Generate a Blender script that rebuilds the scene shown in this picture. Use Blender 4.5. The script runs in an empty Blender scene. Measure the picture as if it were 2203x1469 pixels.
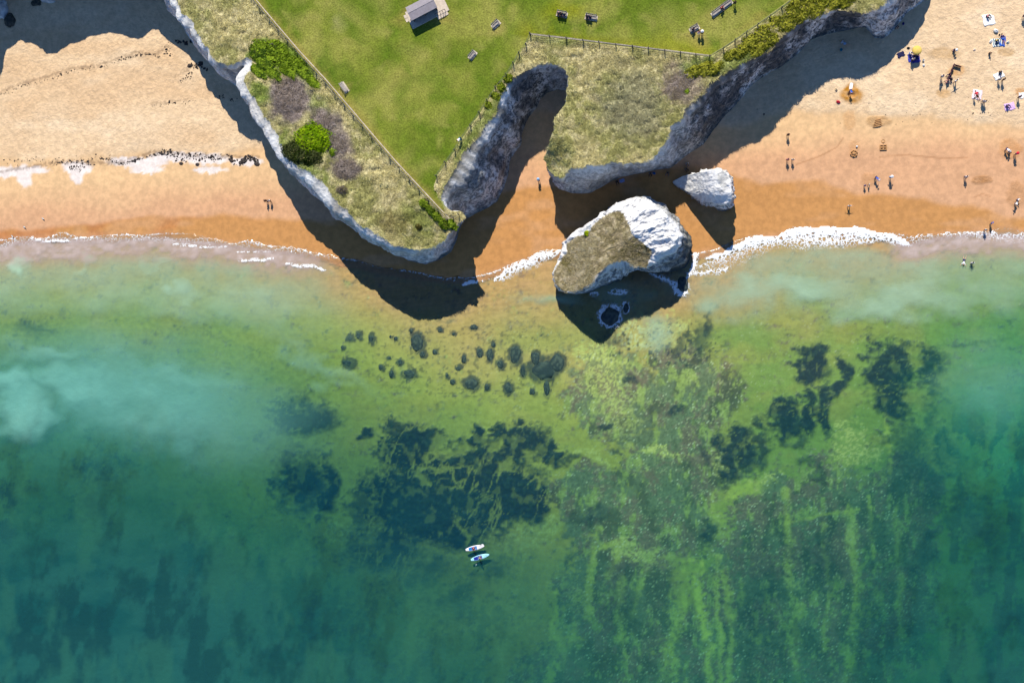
import bpy, bmesh, math, random
import numpy as np
from mathutils import Vector, Matrix, Quaternion
from mathutils.geometry import delaunay_2d_cdt

R = math.radians
sc = bpy.context.scene
col = sc.collection
random.seed(7)
rng = np.random.default_rng(11)

# ------------------------------------------------------------------ camera, sky, sun, exposure
W, H = 2203.0, 1469.0
HC = 170.0                        # drone height (m)
F = 13.2 * HC                     # focal length in photo pixels
NX, NY = 1420.0, 800.0            # photo pixel straight below the drone
cam = bpy.data.cameras.new('camera')
cam.sensor_width = 36.0
cam.lens = F / W * 36.0
cam.clip_start = 1.0
cam.clip_end = 6000.0
cam_ob = bpy.data.objects.new('camera', cam)
col.objects.link(cam_ob)
sc.camera = cam_ob
_down = Vector(((NX - W / 2) / F, -(NY - H / 2) / F, -1.0)).normalized()
_q = _down.rotation_difference(Vector((0, 0, -1)))
cam_ob.rotation_mode = 'QUATERNION'
cam_ob.rotation_quaternion = _q
cam_ob.location = (0, 0, HC)
RM = np.array(_q.to_matrix())

world = bpy.data.worlds.new('World')
sc.world = world
world.use_nodes = True
_nt = world.node_tree
_sky = _nt.nodes.new('ShaderNodeTexSky')
_sky.sky_type = 'NISHITA'
_sky.sun_disc = False
SUN_EL, SUN_AZ = R(49.0), R(5.0)  # shadows fall towards -Y, 5 degrees to the right
_sky.sun_elevation = SUN_EL
_sky.sun_rotation = -SUN_AZ
_sky.ozone_density = 10.0
_sky.dust_density = 0.0
_sky.air_density = 0.8
_bg = _nt.nodes['Background']
_bg.inputs[1].default_value = 0.115
_nt.links.new(_sky.outputs[0], _bg.inputs[0])

sun = bpy.data.lights.new('sun', 'SUN')
sun.energy = 4.6
sun.angle = R(0.5)
sun.color = (1.0, 0.94, 0.82)
sun_ob = bpy.data.objects.new('sun', sun)
col.objects.link(sun_ob)
SUNV = Vector((math.sin(SUN_AZ) * math.cos(SUN_EL), -math.cos(SUN_AZ) * math.cos(SUN_EL), -math.sin(SUN_EL)))
sun_ob.rotation_euler = SUNV.to_track_quat('-Z', 'Y').to_euler()

sc.view_settings.view_transform = 'Standard'
sc.view_settings.look = 'None'
sc.view_settings.exposure = 0.36
sc.view_settings.gamma = 1.0
sc.view_settings.use_curve_mapping = False
try:
    sc.cycles.transparent_max_bounces = 12
    sc.cycles.max_bounces = 5
    sc.cycles.diffuse_bounces = 1
    sc.cycles.glossy_bounces = 2
    sc.cycles.caustics_reflective = False
    sc.cycles.caustics_refractive = False
    sc.cycles.adaptive_threshold = 0.03
except Exception:
    pass
KL = 1.32      # brightness of a sunlit white surface: photo colour -> surface colour

# ------------------------------------------------------------------ photo pixel <-> place
def ray(px, py):
    px = np.asarray(px, float); py = np.asarray(py, float)
    d = np.stack([(px - W / 2) / F, -(py - H / 2) / F, -np.ones_like(px)], -1)
    return d @ RM.T

def at(px, py, z=0.0):
    d = ray(px, py)
    t = (np.asarray(z, float) - HC) / d[..., 2]
    return d[..., 0] * t, d[..., 1] * t

def gpx(X, Y):
    """photo pixel of a point of the z = 0 plane"""
    P = np.stack([np.asarray(X, float), np.asarray(Y, float), np.full(np.shape(X), -HC)], -1) @ RM
    return W / 2 + F * P[..., 0] / -P[..., 2], H / 2 - F * P[..., 1] / -P[..., 2]

# ------------------------------------------------------------------ noise
def _h(ix, iy, s):
    h = (ix * 374761393 + iy * 668265263 + s * 974711) & 0x7fffffff
    h = ((h ^ (h >> 13)) * 1274126177) & 0x7fffffff
    return ((h ^ (h >> 16)) & 0xffff) / 65535.0

def vn(x, y, s=0):
    x = np.asarray(x, float); y = np.asarray(y, float)
    ix = np.floor(x).astype(np.int64); iy = np.floor(y).astype(np.int64)
    fx = x - ix; fy = y - iy
    fx = fx * fx * (3 - 2 * fx); fy = fy * fy * (3 - 2 * fy)
    a = _h(ix, iy, s); b = _h(ix + 1, iy, s); c = _h(ix, iy + 1, s); d = _h(ix + 1, iy + 1, s)
    return (a + (b - a) * fx) * (1 - fy) + (c + (d - c) * fx) * fy

def fbm(x, y, o=4, s=0, g=0.5):
    v = 0; a = 1.0; t = 0
    for k in range(o):
        v = v + a * vn(np.asarray(x) * 2 ** k + 17.3 * k, np.asarray(y) * 2 ** k - 9.1 * k, s + k * 13)
        t += a; a *= g
    return v / t

def ss(a, b, x):
    t = np.clip((x - a) / (b - a), 0, 1)
    return t * t * (3 - 2 * t)

def lin(c):
    c = np.asarray(c, float) / 255.0
    return np.where(c <= 0.04045, c / 12.92, ((c + 0.055) / 1.055) ** 2.4)

def T(r, g, b):
    """surface colour that reads as this photo colour in full sun"""
    return np.clip(lin((r, g, b)) / KL, 0.002, 0.85)

def mixc(a, b, t):
    return a + (np.asarray(b) - a) * np.asarray(t)[..., None]

def inpoly(x, y, poly):
    x = np.asarray(x, float); y = np.asarray(y, float)
    c = np.zeros(x.shape, bool)
    n = len(poly)
    for i in range(n):
        x0, y0 = poly[i]; x1, y1 = poly[(i + 1) % n]
        if y0 == y1:
            continue
        k = ((y0 > y) != (y1 > y)) & (x < (x1 - x0) * (y - y0) / (y1 - y0) + x0)
        c ^= k
    return c

def pl(x, pts):
    return np.interp(x, [p[0] for p in pts], [p[1] for p in pts])

def dline(x, y, pts):
    """distance to a polyline and the position along it (0..1)"""
    best = np.full(np.shape(x), 1e9); par = np.zeros(np.shape(x))
    n = len(pts) - 1
    for i in range(n):
        (ax, ay), (bx, by) = pts[i], pts[i + 1]
        dx, dy = bx - ax, by - ay
        t = np.clip(((x - ax) * dx + (y - ay) * dy) / (dx * dx + dy * dy + 1e-9), 0, 1)
        d = np.hypot(x - ax - t * dx, y - ay - t * dy)
        k = d < best
        best = np.where(k, d, best); par = np.where(k, (i + t) / n, par)
    return best, par

def ell(x, y, e):
    cx, cy, rx, ry = e[:4]
    a = R(e[4]) if len(e) > 4 else 0
    dx, dy = x - cx, y - cy
    u = dx * math.cos(a) + dy * math.sin(a); v = -dx * math.sin(a) + dy * math.cos(a)
    return np.hypot(u / rx, v / ry)

# ------------------------------------------------------------------ materials
MATS = {}
def new_mat(name):
    m = bpy.data.materials.new(name); m.use_nodes = True
    nt = m.node_tree; nt.nodes.clear()
    out = nt.nodes.new('ShaderNodeOutputMaterial')
    return m, nt, out

def N(nt, t, **kw):
    n = nt.nodes.new(t)
    for k, v in kw.items():
        if k in n.inputs.keys() if isinstance(k, str) else False:
            n.inputs[k].default_value = v
        else:
            setattr(n, k, v)
    return n

def noise_node(nt, scale, detail=4.0, rough=0.55, coord='Object'):
    tc = nt.nodes.new('ShaderNodeTexCoord')
    n = nt.nodes.new('ShaderNodeTexNoise')
    n.inputs['Scale'].default_value = scale
    n.inputs['Detail'].default_value = detail
    n.inputs['Roughness'].default_value = rough
    nt.links.new(tc.outputs[coord], n.inputs['Vector'])
    return n

def ramp(nt, src, a, b, lo=0.0, hi=1.0):
    m = nt.nodes.new('ShaderNodeMapRange')
    m.interpolation_type = 'SMOOTHSTEP'
    m.inputs[1].default_value = a; m.inputs[2].default_value = b
    m.inputs[3].default_value = lo; m.inputs[4].default_value = hi
    nt.links.new(src, m.inputs[0])
    return m.outputs[0]

def math_n(nt, op, a, b=None):
    m = nt.nodes.new('ShaderNodeMath'); m.operation = op
    for i, v in enumerate((a, b)):
        if v is None: continue
        if isinstance(v, (int, float)): m.inputs[i].default_value = v
        else: nt.links.new(v, m.inputs[i])
    return m.outputs[0]

def mix_col(nt, fac, a, b, mode='MIX'):
    m = nt.nodes.new('ShaderNodeMix'); m.data_type = 'RGBA'; m.blend_type = mode
    for i, v in ((0, fac), (6, a), (7, b)):
        if isinstance(v, (int, float)): m.inputs[i].default_value = v
        elif isinstance(v, (tuple, list, np.ndarray)): m.inputs[i].default_value = (*[float(q) for q in v[:3]], 1)
        else: nt.links.new(v, m.inputs[i])
    return m.outputs[2]

def bump(nt, src, dist, strength=1.0):
    b = nt.nodes.new('ShaderNodeBump')
    b.inputs['Strength'].default_value = strength
    b.inputs['Distance'].default_value = dist
    nt.links.new(src, b.inputs['Height'])
    return b.outputs[0]

def plain(name, c, rough=0.7, var=0.25, scale=6.0, bmp=0.0, spec=0.3, metal=0.0):
    """a procedural material: the colour broken up by noise"""
    if name in MATS: return MATS[name]
    m, nt, out = new_mat(name)
    p = nt.nodes.new('ShaderNodeBsdfPrincipled')
    n = noise_node(nt, scale, 5)
    c = np.asarray(c, float)
    f = ramp(nt, n.outputs[0], 0.3, 0.7)
    nt.links.new(mix_col(nt, f, c * (1 - var), np.clip(c * (1 + var * 0.6), 0, 0.9)), p.inputs['Base Color'])
    p.inputs['Roughness'].default_value = rough
    p.inputs['Specular IOR Level'].default_value = spec
    p.inputs['Metallic'].default_value = metal
    if bmp: nt.links.new(bump(nt, n.outputs[0], bmp), p.inputs['Normal'])
    nt.links.new(p.outputs[0], out.inputs[0])
    MATS[name] = m
    return m

def attr_node(nt, name):
    a = nt.nodes.new('ShaderNodeAttribute'); a.attribute_name = name
    return a

def leaf_mat(name, grain, gamt, tr=0.4):
    m, nt, out = new_mat(name)
    a = attr_node(nt, 'Col'); n = noise_node(nt, grain, 4, 0.6)
    c = mix_col(nt, 1.0, a.outputs['Color'], ramp(nt, n.outputs[0], 0.3, 0.7, 1 - gamt, 1 + gamt), 'MULTIPLY')
    d = nt.nodes.new('ShaderNodeBsdfDiffuse'); t = nt.nodes.new('ShaderNodeBsdfTranslucent'); mx = nt.nodes.new('ShaderNodeMixShader')
    mx.inputs[0].default_value = tr
    nt.links.new(c, d.inputs[0]); nt.links.new(c, t.inputs[0]); nt.links.new(d.outputs[0], mx.inputs[1]); nt.links.new(t.outputs[0], mx.inputs[2]); nt.links.new(mx.outputs[0], out.inputs[0])
    return m

def attr_mat(name, rough=0.9, grain=20.0, gamt=0.25, bscale=None, bdist=0.05, battr=None, grain2=None, spec=0.15, translucent=0.0):
    m, nt, out = new_mat(name)
    p = nt.nodes.new('ShaderNodeBsdfPrincipled')
    a = attr_node(nt, 'Col')
    n = noise_node(nt, grain, 5, 0.65)
    g = ramp(nt, n.outputs[0], 0.25, 0.75, 1 - gamt, 1 + gamt)
    c = mix_col(nt, 1.0, a.outputs['Color'], g, 'MULTIPLY')
    if grain2:
        n2 = noise_node(nt, grain2, 4, 0.6)
        g2 = ramp(nt, n2.outputs[0], 0.3, 0.7, 0.88, 1.1)
        c = mix_col(nt, 1.0, c, g2, 'MULTIPLY')
    nt.links.new(c, p.inputs['Base Color'])
    p.inputs['Roughness'].default_value = rough
    p.inputs['Specular IOR Level'].default_value = spec
    if bscale:
        nb = noise_node(nt, bscale, 3, 0.6)
        h = nb.outputs[0]
        if battr:
            h = math_n(nt, 'MULTIPLY', h, attr_node(nt, battr).outputs['Fac'])
        nt.links.new(bump(nt, h, bdist), p.inputs['Normal'])
    nt.links.new(p.outputs[0], out.inputs[0])
    MATS[name] = m
    return m

# ------------------------------------------------------------------ mesh helpers
def mesh_np(name, V, faces, smooth=True):
    """mesh from numpy arrays; faces = (n,3) or (n,4)"""
    me = bpy.data.meshes.new(name)
    V = np.asarray(V, np.float32); Fa = np.asarray(faces, np.int32)
    k = Fa.shape[1]
    me.vertices.add(len(V)); me.vertices.foreach_set('co', V.ravel())
    me.loops.add(Fa.size); me.loops.foreach_set('vertex_index', Fa.ravel())
    me.polygons.add(len(Fa))
    me.polygons.foreach_set('loop_start', np.arange(0, Fa.size, k, dtype=np.int32))
    me.polygons.foreach_set('loop_total', np.full(len(Fa), k, np.int32))
    if smooth: me.polygons.foreach_set('use_smooth', np.ones(len(Fa), bool))
    me.update(calc_edges=True)
    return me

def set_col(me, name, C):
    a = me.color_attributes.new(name, 'FLOAT_COLOR', 'POINT')
    C = np.asarray(C, np.float32)
    a.data.foreach_set('color', np.concatenate([C, np.ones((len(C), 1), np.float32)], 1).ravel())

def set_f(me, name, v):
    a = me.attributes.new(name, 'FLOAT', 'POINT')
    a.data.foreach_set('value', np.asarray(v, np.float32).ravel())

def tag(o, label=None, cat=None, group=None, kind=None):
    if label: o['label'] = label
    if cat: o['category'] = cat
    if group: o['group'] = group
    if kind: o['kind'] = kind
    return o

def add(name, me, mats=(), parent=None, loc=None, rz=None):
    o = bpy.data.objects.new(name, me)
    col.objects.link(o)
    if me is not None:
        for m in (mats if isinstance(mats, (list, tuple)) else [mats]):
            if len(me.materials) < 8: me.materials.append(m)
    if parent is not None: o.parent = parent
    if loc is not None: o.location = loc
    if rz is not None: o.rotation_euler[2] = rz
    return o

def empty(name, loc, rz=0.0, scale=1.0):
    o = bpy.data.objects.new(name, None)
    o.empty_display_size = 0.3
    col.objects.link(o)
    o.location = loc; o.rotation_euler = (0, 0, rz); o.scale = (scale,) * 3
    return o

class MB:
    def __init__(s): s.v = []; s.f = []
    def box(s, c, d, m=None, bev=0.0):
        x, y, z = d[0] / 2, d[1] / 2, d[2] / 2
        if bev:
            b = min(bev, x * .8, y * .8, z * .8)
            p = []
            for zz, k in ((-z, b), (-z + b, 0), (z - b, 0), (z, b)):
                for sx, sy in ((-1, -1), (1, -1), (1, 1), (-1, 1)):
                    p.append(Vector((sx * (x - k), sy * (y - k), zz)))
            f = [(3, 2, 1, 0), (12, 13, 14, 15)]
            for r in range(3):
                for i in range(4):
                    a, c2 = r * 4 + i, r * 4 + (i + 1) % 4
                    f.append((a, c2, c2 + 4, a + 4))
        else:
            p = [Vector((sx * x, sy * y, sz * z)) for sz in (-1, 1) for sx, sy in ((-1, -1), (1, -1), (1, 1), (-1, 1))]
            f = [(3, 2, 1, 0), (4, 5, 6, 7), (0, 1, 5, 4), (1, 2, 6, 5), (2, 3, 7, 6), (3, 0, 4, 7)]
        if m is not None: p = [m @ q for q in p]
        o = len(s.v)
        s.v += [(q.x + c[0], q.y + c[1], q.z + c[2]) for q in p]
        s.f += [tuple(i + o for i in q) for q in f]
        return s
    def tube(s, pts, rad, n=8, caps=True):
        pts = [Vector(p) for p in pts]
        if not isinstance(rad, (list, tuple)): rad = [rad] * len(pts)
        o = len(s.v)
        for i, p in enumerate(pts):
            d = (pts[min(i + 1, len(pts) - 1)] - pts[max(i - 1, 0)]).normalized()
            u = d.orthogonal().normalized() if i == 0 else (u - d * u.dot(d)).normalized()
            w = d.cross(u)
            for k in range(n):
                a = 2 * math.pi * k / n
                q = p + (u * math.cos(a) + w * math.sin(a)) * rad[i]
                s.v.append(tuple(q))
        for i in range(len(pts) - 1):
            for k in range(n):
                a, b = o + i * n + k, o + i * n + (k + 1) % n
                s.f.append((a, b, b + n, a + n))
        if caps:
            s.f.append(tuple(o + k for k in reversed(range(n))))
            s.f.append(tuple(o + (len(pts) - 1) * n + k for k in range(n)))
        return s
    def ball(s, c, r, nu=8, nv=6):
        if not isinstance(r, (list, tuple)): r = (r, r, r)
        o = len(s.v)
        for j in range(nv + 1):
            t = math.pi * j / nv
            for i in range(nu):
                a = 2 * math.pi * i / nu
                s.v.append((c[0] + r[0] * math.sin(t) * math.cos(a), c[1] + r[1] * math.sin(t) * math.sin(a), c[2] + r[2] * math.cos(t)))
        for j in range(nv):
            for i in range(nu):
                a, b = o + j * nu + i, o + j * nu + (i + 1) % nu
                s.f.append((a, a + nu, b + nu, b))
        return s
    def lathe(s, prof, n=16, c=(0, 0, 0)):
        o = len(s.v)
        for r, z in prof:
            for k in range(n):
                a = 2 * math.pi * k / n
                s.v.append((c[0] + r * math.cos(a), c[1] + r * math.sin(a), c[2] + z))
        for i in range(len(prof) - 1):
            for k in range(n):
                a, b = o + i * n + k, o + i * n + (k + 1) % n
                s.f.append((a, b, b + n, a + n))
        return s
    def mesh(s, name, smooth=False):
        me = bpy.data.meshes.new(name)
        me.from_pydata(s.v, [], s.f)
        me.validate()
        if smooth:
            for p in me.polygons: p.use_smooth = True
        me.update()
        return me

def copy_tree(o, parent=None):
    c = o.copy(); col.objects.link(c); c.parent = parent
    for ch in list(o.children): copy_tree(ch, c)
    return c

# ================================================================== THE GROUND: beach and seabed, one sheet
SHORE = [(-900, 560), (0, 533), (100, 523), (200, 520), (330, 517), (450, 526), (560, 540), (650, 552), (720, 572), (800, 590),
         (900, 604), (1000, 612), (1060, 598), (1120, 574), (1180, 556), (1240, 552), (1320, 566), (1400, 575), (1460, 566),
         (1540, 552), (1620, 528), (1700, 512), (1780, 506), (1880, 518), (1960, 526), (2040, 510), (2120, 508), (2203, 512), (3200, 540)]

def shore_y(gx):
    return pl(gx, SHORE) + 9 * (fbm(gx / 60.0, gx * 0 + 3.1, 3, 5) - 0.5)

def depth_k(gx):
    return pl(gx, [(0, 1.25), (500, 1.15), (900, 0.78), (1300, 0.5), (1800, 0.52), (2000, 0.85), (2203, 1.15)])

def gz(gx, gy):
    """height of the sand or the seabed at a ground pixel"""
    sd = (gy - shore_y(gx)) / 13.2
    land = -sd
    zl = 0.05 * np.clip(land, 0, 8) + 0.042 * np.clip(land - 8, 0, 34) + 0.01 * np.clip(land - 42, 0, 60)
    zs = -(0.06 * np.clip(sd, 0, 6) + 0.042 * np.clip(sd - 6, 0, 90)) * depth_k(gx)
    z = np.where(sd < 0, zl, zs)
    z = z + (fbm(gx / 160.0, gy / 90.0, 3, 21) - 0.5) * np.clip(np.abs(sd) / 12, 0, 1) * 0.35
    return np.maximum(z, -6.0)

def gz_xy(X, Y):
    gx, gy = gpx(X, Y)
    return gz(gx, gy)

def put(px, py):
    """the point of the beach seen at a photo pixel"""
    z = 0.0
    for _ in range(4):
        X, Y = at(px, py, z)
        z = float(gz_xy(X, Y))
    return float(X), float(Y), z

def axis(a, b, step, far):
    m = list(np.arange(a, b + step, step))
    s, lo, hi = step, [], []
    x = a
    while x > -far:
        s *= 1.35; x -= s; lo.append(x)
    s, x = step, m[-1]
    while x < far:
        s *= 1.35; x += s; hi.append(x)
    return np.array(lo[::-1] + m + hi)

def grid(xs, ys):
    X, Y = np.meshgrid(xs, ys)
    nx, ny = len(xs), len(ys)
    i = np.arange(nx - 1); j = np.arange(ny - 1)
    I, J = np.meshgrid(i, j)
    a = (J * nx + I).ravel()
    return X.ravel(), Y.ravel(), np.stack([a, a + 1, a + 1 + nx, a + nx], 1)

_cx, _cy = at(np.array([0, W, 0, W]), np.array([0, 0, H, H]))
X0, X1, Y0, Y1 = _cx.min(), _cx.max(), _cy.min(), _cy.max()
gX, gY, gF = grid(axis(X0 - 2, X1 + 2, 0.225, 1500), axis(Y0 - 2, Y1 + 2, 0.225, 1500))
GX, GY = gpx(gX, gY)
SD = GY - shore_y(GX)
GZ = gz(GX, GY)
n1 = fbm(GX / 70, GY / 45, 4, 1); n2 = fbm(GX / 22, GY / 16, 4, 2); n3 = fbm(GX / 7, GY / 6, 3, 3); n4 = fbm(GX / 3.2, GY / 3.2, 2, 4)

# ---- sand colours above the water: dry cream, damp tan, wet ochre
DRY, LIGHT, TAN, OCHRE = T(240, 208, 168), T(239, 198, 148), T(225, 174, 132), T(207, 150, 90)
B1 = [(-500, 492), (0, 490), (150, 483), (330, 463), (420, 462), (560, 468), (700, 478), (1000, 430), (1130, 398), (1250, 400), (1500, 362),
      (1640, 404), (1750, 388), (1830, 412), (1960, 420), (2040, 440), (2110, 455), (2203, 472), (2900, 480)]
B2 = [(-500, 445), (0, 440), (250, 430), (400, 405), (600, 400), (1100, 330), (1300, 330), (1500, 330), (1700, 312), (2203, 300), (2900, 300)]
B3 = [(-500, 345), (0, 345), (150, 341), (300, 331), (400, 336), (560, 320), (1000, 250), (1150, 240), (1300, 250), (1600, 272), (1700, 238), (1800, 246),
      (2000, 254), (2203, 272), (2900, 275)]
wob = 26 * (n1 - 0.5)
k1 = ss(-7, 9, GY - pl(GX, B1) - wob)
k2 = ss(-45, 45, GY - pl(GX, B2) - wob * 1.5)
k3 = ss(-12, 14, GY - pl(GX, B3) - wob * 0.7 - 16 * (n2 - 0.5))
C = np.broadcast_to(DRY, (len(GX), 3)).copy()
C = mixc(C, T(247, 219, 182), ss(0.45, 0.75, n1) * 0.8)
C = mixc(C, T(214, 168, 118), ss(0.62, 0.30, fbm(GX / 150, GY / 50, 3, 8)) * ss(760, 560, GX) * 0.3)
C = mixc(C, LIGHT, k3)
C = mixc(C, TAN, k2)
C = mixc(C, mixc(np.broadcast_to(OCHRE, C.shape), T(200, 134, 80), ss(0.5, 0.7, n1) * ss(700, 200, GX)), k1)
C = mixc(C, T(222, 172, 128), ss(0.55, 0.75, fbm(GX / 90, GY / 40, 3, 31)) * k1 * 0.45)
C = C * (1 + 0.10 * (n3 - 0.5) + 0.16 * (n4 - 0.5) * (1 - 0.6 * k3))[:, None]
FOOT = (1 - k3) * (0.7 + 0.6 * n2)
# trampled damp patches and turned-over sand
for e, c, a, fr in (((1829, 207, 25, 22), T(206, 152, 84), 0.95, 0.9), ((2022, 122, 34, 13), T(196, 156, 104), 0.55, 1.2), ((2160, 118, 20, 9), T(196, 156, 104), 0.6, 1.2),
                    ((1887, 265, 26, 11), T(190, 146, 96), 0.6, 1.6), ((2110, 388, 22, 9), T(176, 124, 74), 0.6, 1.5), ((2185, 420, 22, 30), T(180, 128, 78), 0.4, 1.5),
                    ((2170, 322, 26, 22), T(206, 144, 84), 0.5, 1.2), ((2190, 203, 14, 10), T(206, 150, 92), 0.7, 1.0), ((1868, 388, 18, 16), T(196, 140, 84), 0.35, 1.5),
                    ((2026, 205, 16, 10), T(214, 166, 104), 0.6, 1.0), ((2055, 158, 18, 12), T(214, 160, 100), 0.6, 1.0), ((1826, 262, 14, 22), T(210, 158, 104), 0.45, 1.3),
                    ((1835, 318, 12, 14), T(205, 150, 98), 0.4, 1.3)):
    k = ss(1.15, 0.75, ell(GX, GY, e) + 0.7 * (n2 - 0.5)) * a
    C = mixc(C, c, k * (0.5 + n3)); FOOT = np.maximum(FOOT, k * fr)
# white salt and chalk wash below the dry line on the left beach
salt = np.zeros(len(GX))
for e in ((12, 372, 38, 13), (56, 380, 16, 24), (62, 368, 46, 9), (170, 362, 30, 14), (171, 378, 14, 18), (300, 350, 64, 11), (322, 366, 34, 9), (385, 340, 60, 10), (450, 344, 46, 12), (455, 366, 36, 7), (535, 350, 34, 9)):
    salt = np.maximum(salt, 1.25 - ell(GX + 14 * (n2 - 0.5), GY + 14 * (n3 - 0.5), e))
C = mixc(C, T(250, 240, 235), ss(0.0, 0.45, salt) * 0.9)
# fine wrack stain along the tide lines of the left beach
for pts, w, a in (([(0, 372), (60, 362), (130, 350), (200, 352), (260, 352), (330, 330), (380, 332), (450, 338), (560, 340)], 7, 0.55),
                  ([(0, 205), (50, 185), (100, 172), (160, 152), (220, 145), (270, 128), (310, 117), (345, 122), (365, 105)], 6, 0.45),
                  ([(385, 170), (400, 160), (430, 145)], 6, 0.4), ([(330, 226), (380, 222), (420, 216)], 5, 0.35)):
    d, _ = dline(GX, GY, pts)
    C = mixc(C, T(118, 92, 72), ss(1.0, 0.3, d / w + 1.6 * (n4 - 0.35)) * a)
# drag lines and ripple tracks drawn on the right beach
for pts in ([(1712, 356), (1752, 342), (1775, 332), (1800, 318), (1812, 300)], [(1890, 339), (1950, 336), (2030, 343), (2080, 341)], [(2096, 425), (2112, 418), (2130, 424)]):
    d, _ = dline(GX, GY, pts)
    C = mixc(C, T(176, 124, 80), ss(2.2, 0.8, d) * 0.5)
# the wet glaze just above the swash
wetline = ss(-26, -4, SD + 12 * (n1 - 0.5))
C = mixc(C, T(214, 160, 122), wetline * 0.55)

# ---- seabed
sea = SD > -20
sx, sy = GX[sea], GY[sea]
m1, m2, m3, m4 = n1[sea], n2[sea], n3[sea], n4[sea]
DEP = np.clip(-GZ[sea], 0, 6)
S = np.broadcast_to(np.clip(T(212, 172, 118), 0, 1), (len(sx), 3)).copy()
S = mixc(S, T(184, 186, 86), ss(0.1, 0.7, DEP) * 0.85)                        # green film on the sand further out
S = mixc(S, T(138, 166, 84), ss(1380, 1560, sx) * ss(0.05, 0.45, DEP) * .8)
S = mixc(S, T(196, 172, 92), ss(0.45, 0.7, m1) * 0.3)
rip = np.sin((sy + 0.15 * sx) / 1.6 + 8 * m2) * ss(0.8, 0.1, DEP) * ss(620, 760, sx) * ss(1250, 1100, sx)
S = S * (1 + 0.05 * rip)[:, None]
wx = sx + 60 * (m1 - 0.5) + 30 * (m2 - 0.5) + 8 * (m3 - 0.5)
wy = sy + 60 * (fbm(sx / 70 + 40, sy / 45, 4, 41) - 0.5) + 30 * (fbm(sx / 22 + 9, sy / 16, 4, 42) - 0.5) + 7 * (m4 - 0.5)
rag = 0.9 * (m2 - 0.5) + 0.75 * (m3 - 0.5) + 0.3 * (m4 - 0.5)

# reef: low chalk platform covered in short brown-green weed (right half)
REEF = [(1280, 1085, 85, 75), (1330, 1300, 120, 150), (1655, 1290, 125, 190), (1665, 1120, 80, 90), (1790, 1120, 95, 120), (1900, 1250, 110, 220), (1450, 1010, 120, 90),
        (1480, 850, 110, 90), (1320, 860, 90, 90), (1400, 1130, 130, 80), (1560, 1420, 160, 110), (1800, 1400, 180, 110), (1300, 1450, 170, 60), (1960, 1060, 60, 90)]
reef = np.zeros(len(sx))
for e in REEF:
    reef = np.maximum(reef, 1.3 - ell(wx, wy, e))
reef = ss(0.02, 0.35, reef + rag * 0.6)
patch = fbm(sx / 38, sy / 55, 4, 61)
rc = mixc(np.broadcast_to(T(116, 128, 104), S.shape), T(132, 112, 104), ss(0.42, 0.62, patch + .5 * (m3 - .5)))
rc = mixc(rc, T(66, 78, 74), ss(0.52, 0.68, fbm(sx / 26, sy / 40, 4, 62)) * 0.8)
rc = mixc(rc, T(180, 192, 104), ss(0.54, 0.7, fbm(sx / 17, sy / 30, 5, 63, .65)) * 0.8)
rc = rc * (0.7 + .6 * m4)[:, None]
S = mixc(S, rc, reef * 0.85)
# pale sand channels and lime-green weed streaks between the reef ribs
LIME = [([(1182, 1262), (1196, 1350), (1178, 1469)], 11, 1.0), ([(1560, 1230), (1575, 1340), (1570, 1469)], 8, .6), ([(1340, 1250), (1330, 1340), (1350, 1420)], 9, .55), ([(1930, 1100), (1945, 1250), (1940, 1400)], 8, .45), ([(1410, 1180), (1380, 1260), (1360, 1330)], 9, .5), ([(1770, 1130), (1785, 1260), (1780, 1400)], 7, .5), ([(1290, 1140), (1270, 1230), (1262, 1330)], 9, .6), ([(1484, 1215), (1458, 1330), (1436, 1469)], 16, .75), ([(1500, 1210), (1514, 1350), (1536, 1469)], 11, 1.0),
        ([(1546, 1200), (1548, 1380), (1556, 1469)], 6, .7), ([(1690, 1060), (1702, 1250), (1718, 1360), (1716, 1469)], 9, .6), ([(1828, 1100), (1846, 1230), (1848, 1330), (1822, 1469)], 12, .65),
        ([(1872, 1070), (1884, 1200)], 6, .7), ([(1240, 1350), (1220, 1400), (1200, 1440)], 10, .6), ([(1700, 1130), (1760, 1108), (1850, 1098)], 4, .5), ([(1905, 890), (1912, 950), (1920, 1020)], 5, .6),
        ([(1300, 1180), (1340, 1170), (1310, 1240)], 9, .7), ([(1650, 1035), (1600, 1045), (1540, 1075), (1552, 1150)], 20, .45)]
for pts, w, a in LIME:
    d, _ = dline(wx * .3 + sx * .7, wy * .3 + sy * .7, pts)
    S = mixc(S, T(224, 226, 100), ss(1.5, 0.2, d / w + 1.6 * (m3 - 0.5) + .8 * (m2 - .5)) * a * (.35 + .65 * ss(.36, .58, fbm(sx / 16, sy / 34, 4, 95))))
PALE = [(1300, 815, 60, 60, 0, .6), (1400, 715, 70, 40, 0, .9), (1330, 900, 50, 50, 0, .4), (1830, 960, 55, 40, 0, .7), (1370, 1195, 55, 26, 0, .7), (1150, 1150, 60, 18, -20, .6), (1040, 1158, 60, 14, -25, .5),
        (1420, 975, 50, 10, 0, .8), (1270, 990, 40, 12, 15, .6), (1250, 1290, 26, 40, 0, .5), (1560, 1000, 25, 16, 0, .6), (1640, 1030, 40, 8, 0, .7), (1700, 1260, 14, 20, 0, .4), (1840, 1150, 10, 22, 0, .7),
        (1280, 760, 40, 24, 0, .6), (75, 1110, 18, 14, -40, .6), (60, 1170, 24, 10, -40, .5), (30, 1225, 26, 10, 0, .5), (50, 1425, 10, 14, 0, .5), (690, 1340, 12, 30, 0, .35), (720, 1165, 22, 30, 15, .6), (880, 1150, 22, 34, 20, .6)]
for e in PALE:
    k = ss(1.25, 0.55, ell(wx, wy, e) + 1.2 * (m3 - 0.5)) * e[5]
    S = mixc(S, T(214, 212, 122), k * (0.35 + 1.1 * ss(0.45, 0.6, m4)))
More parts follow.
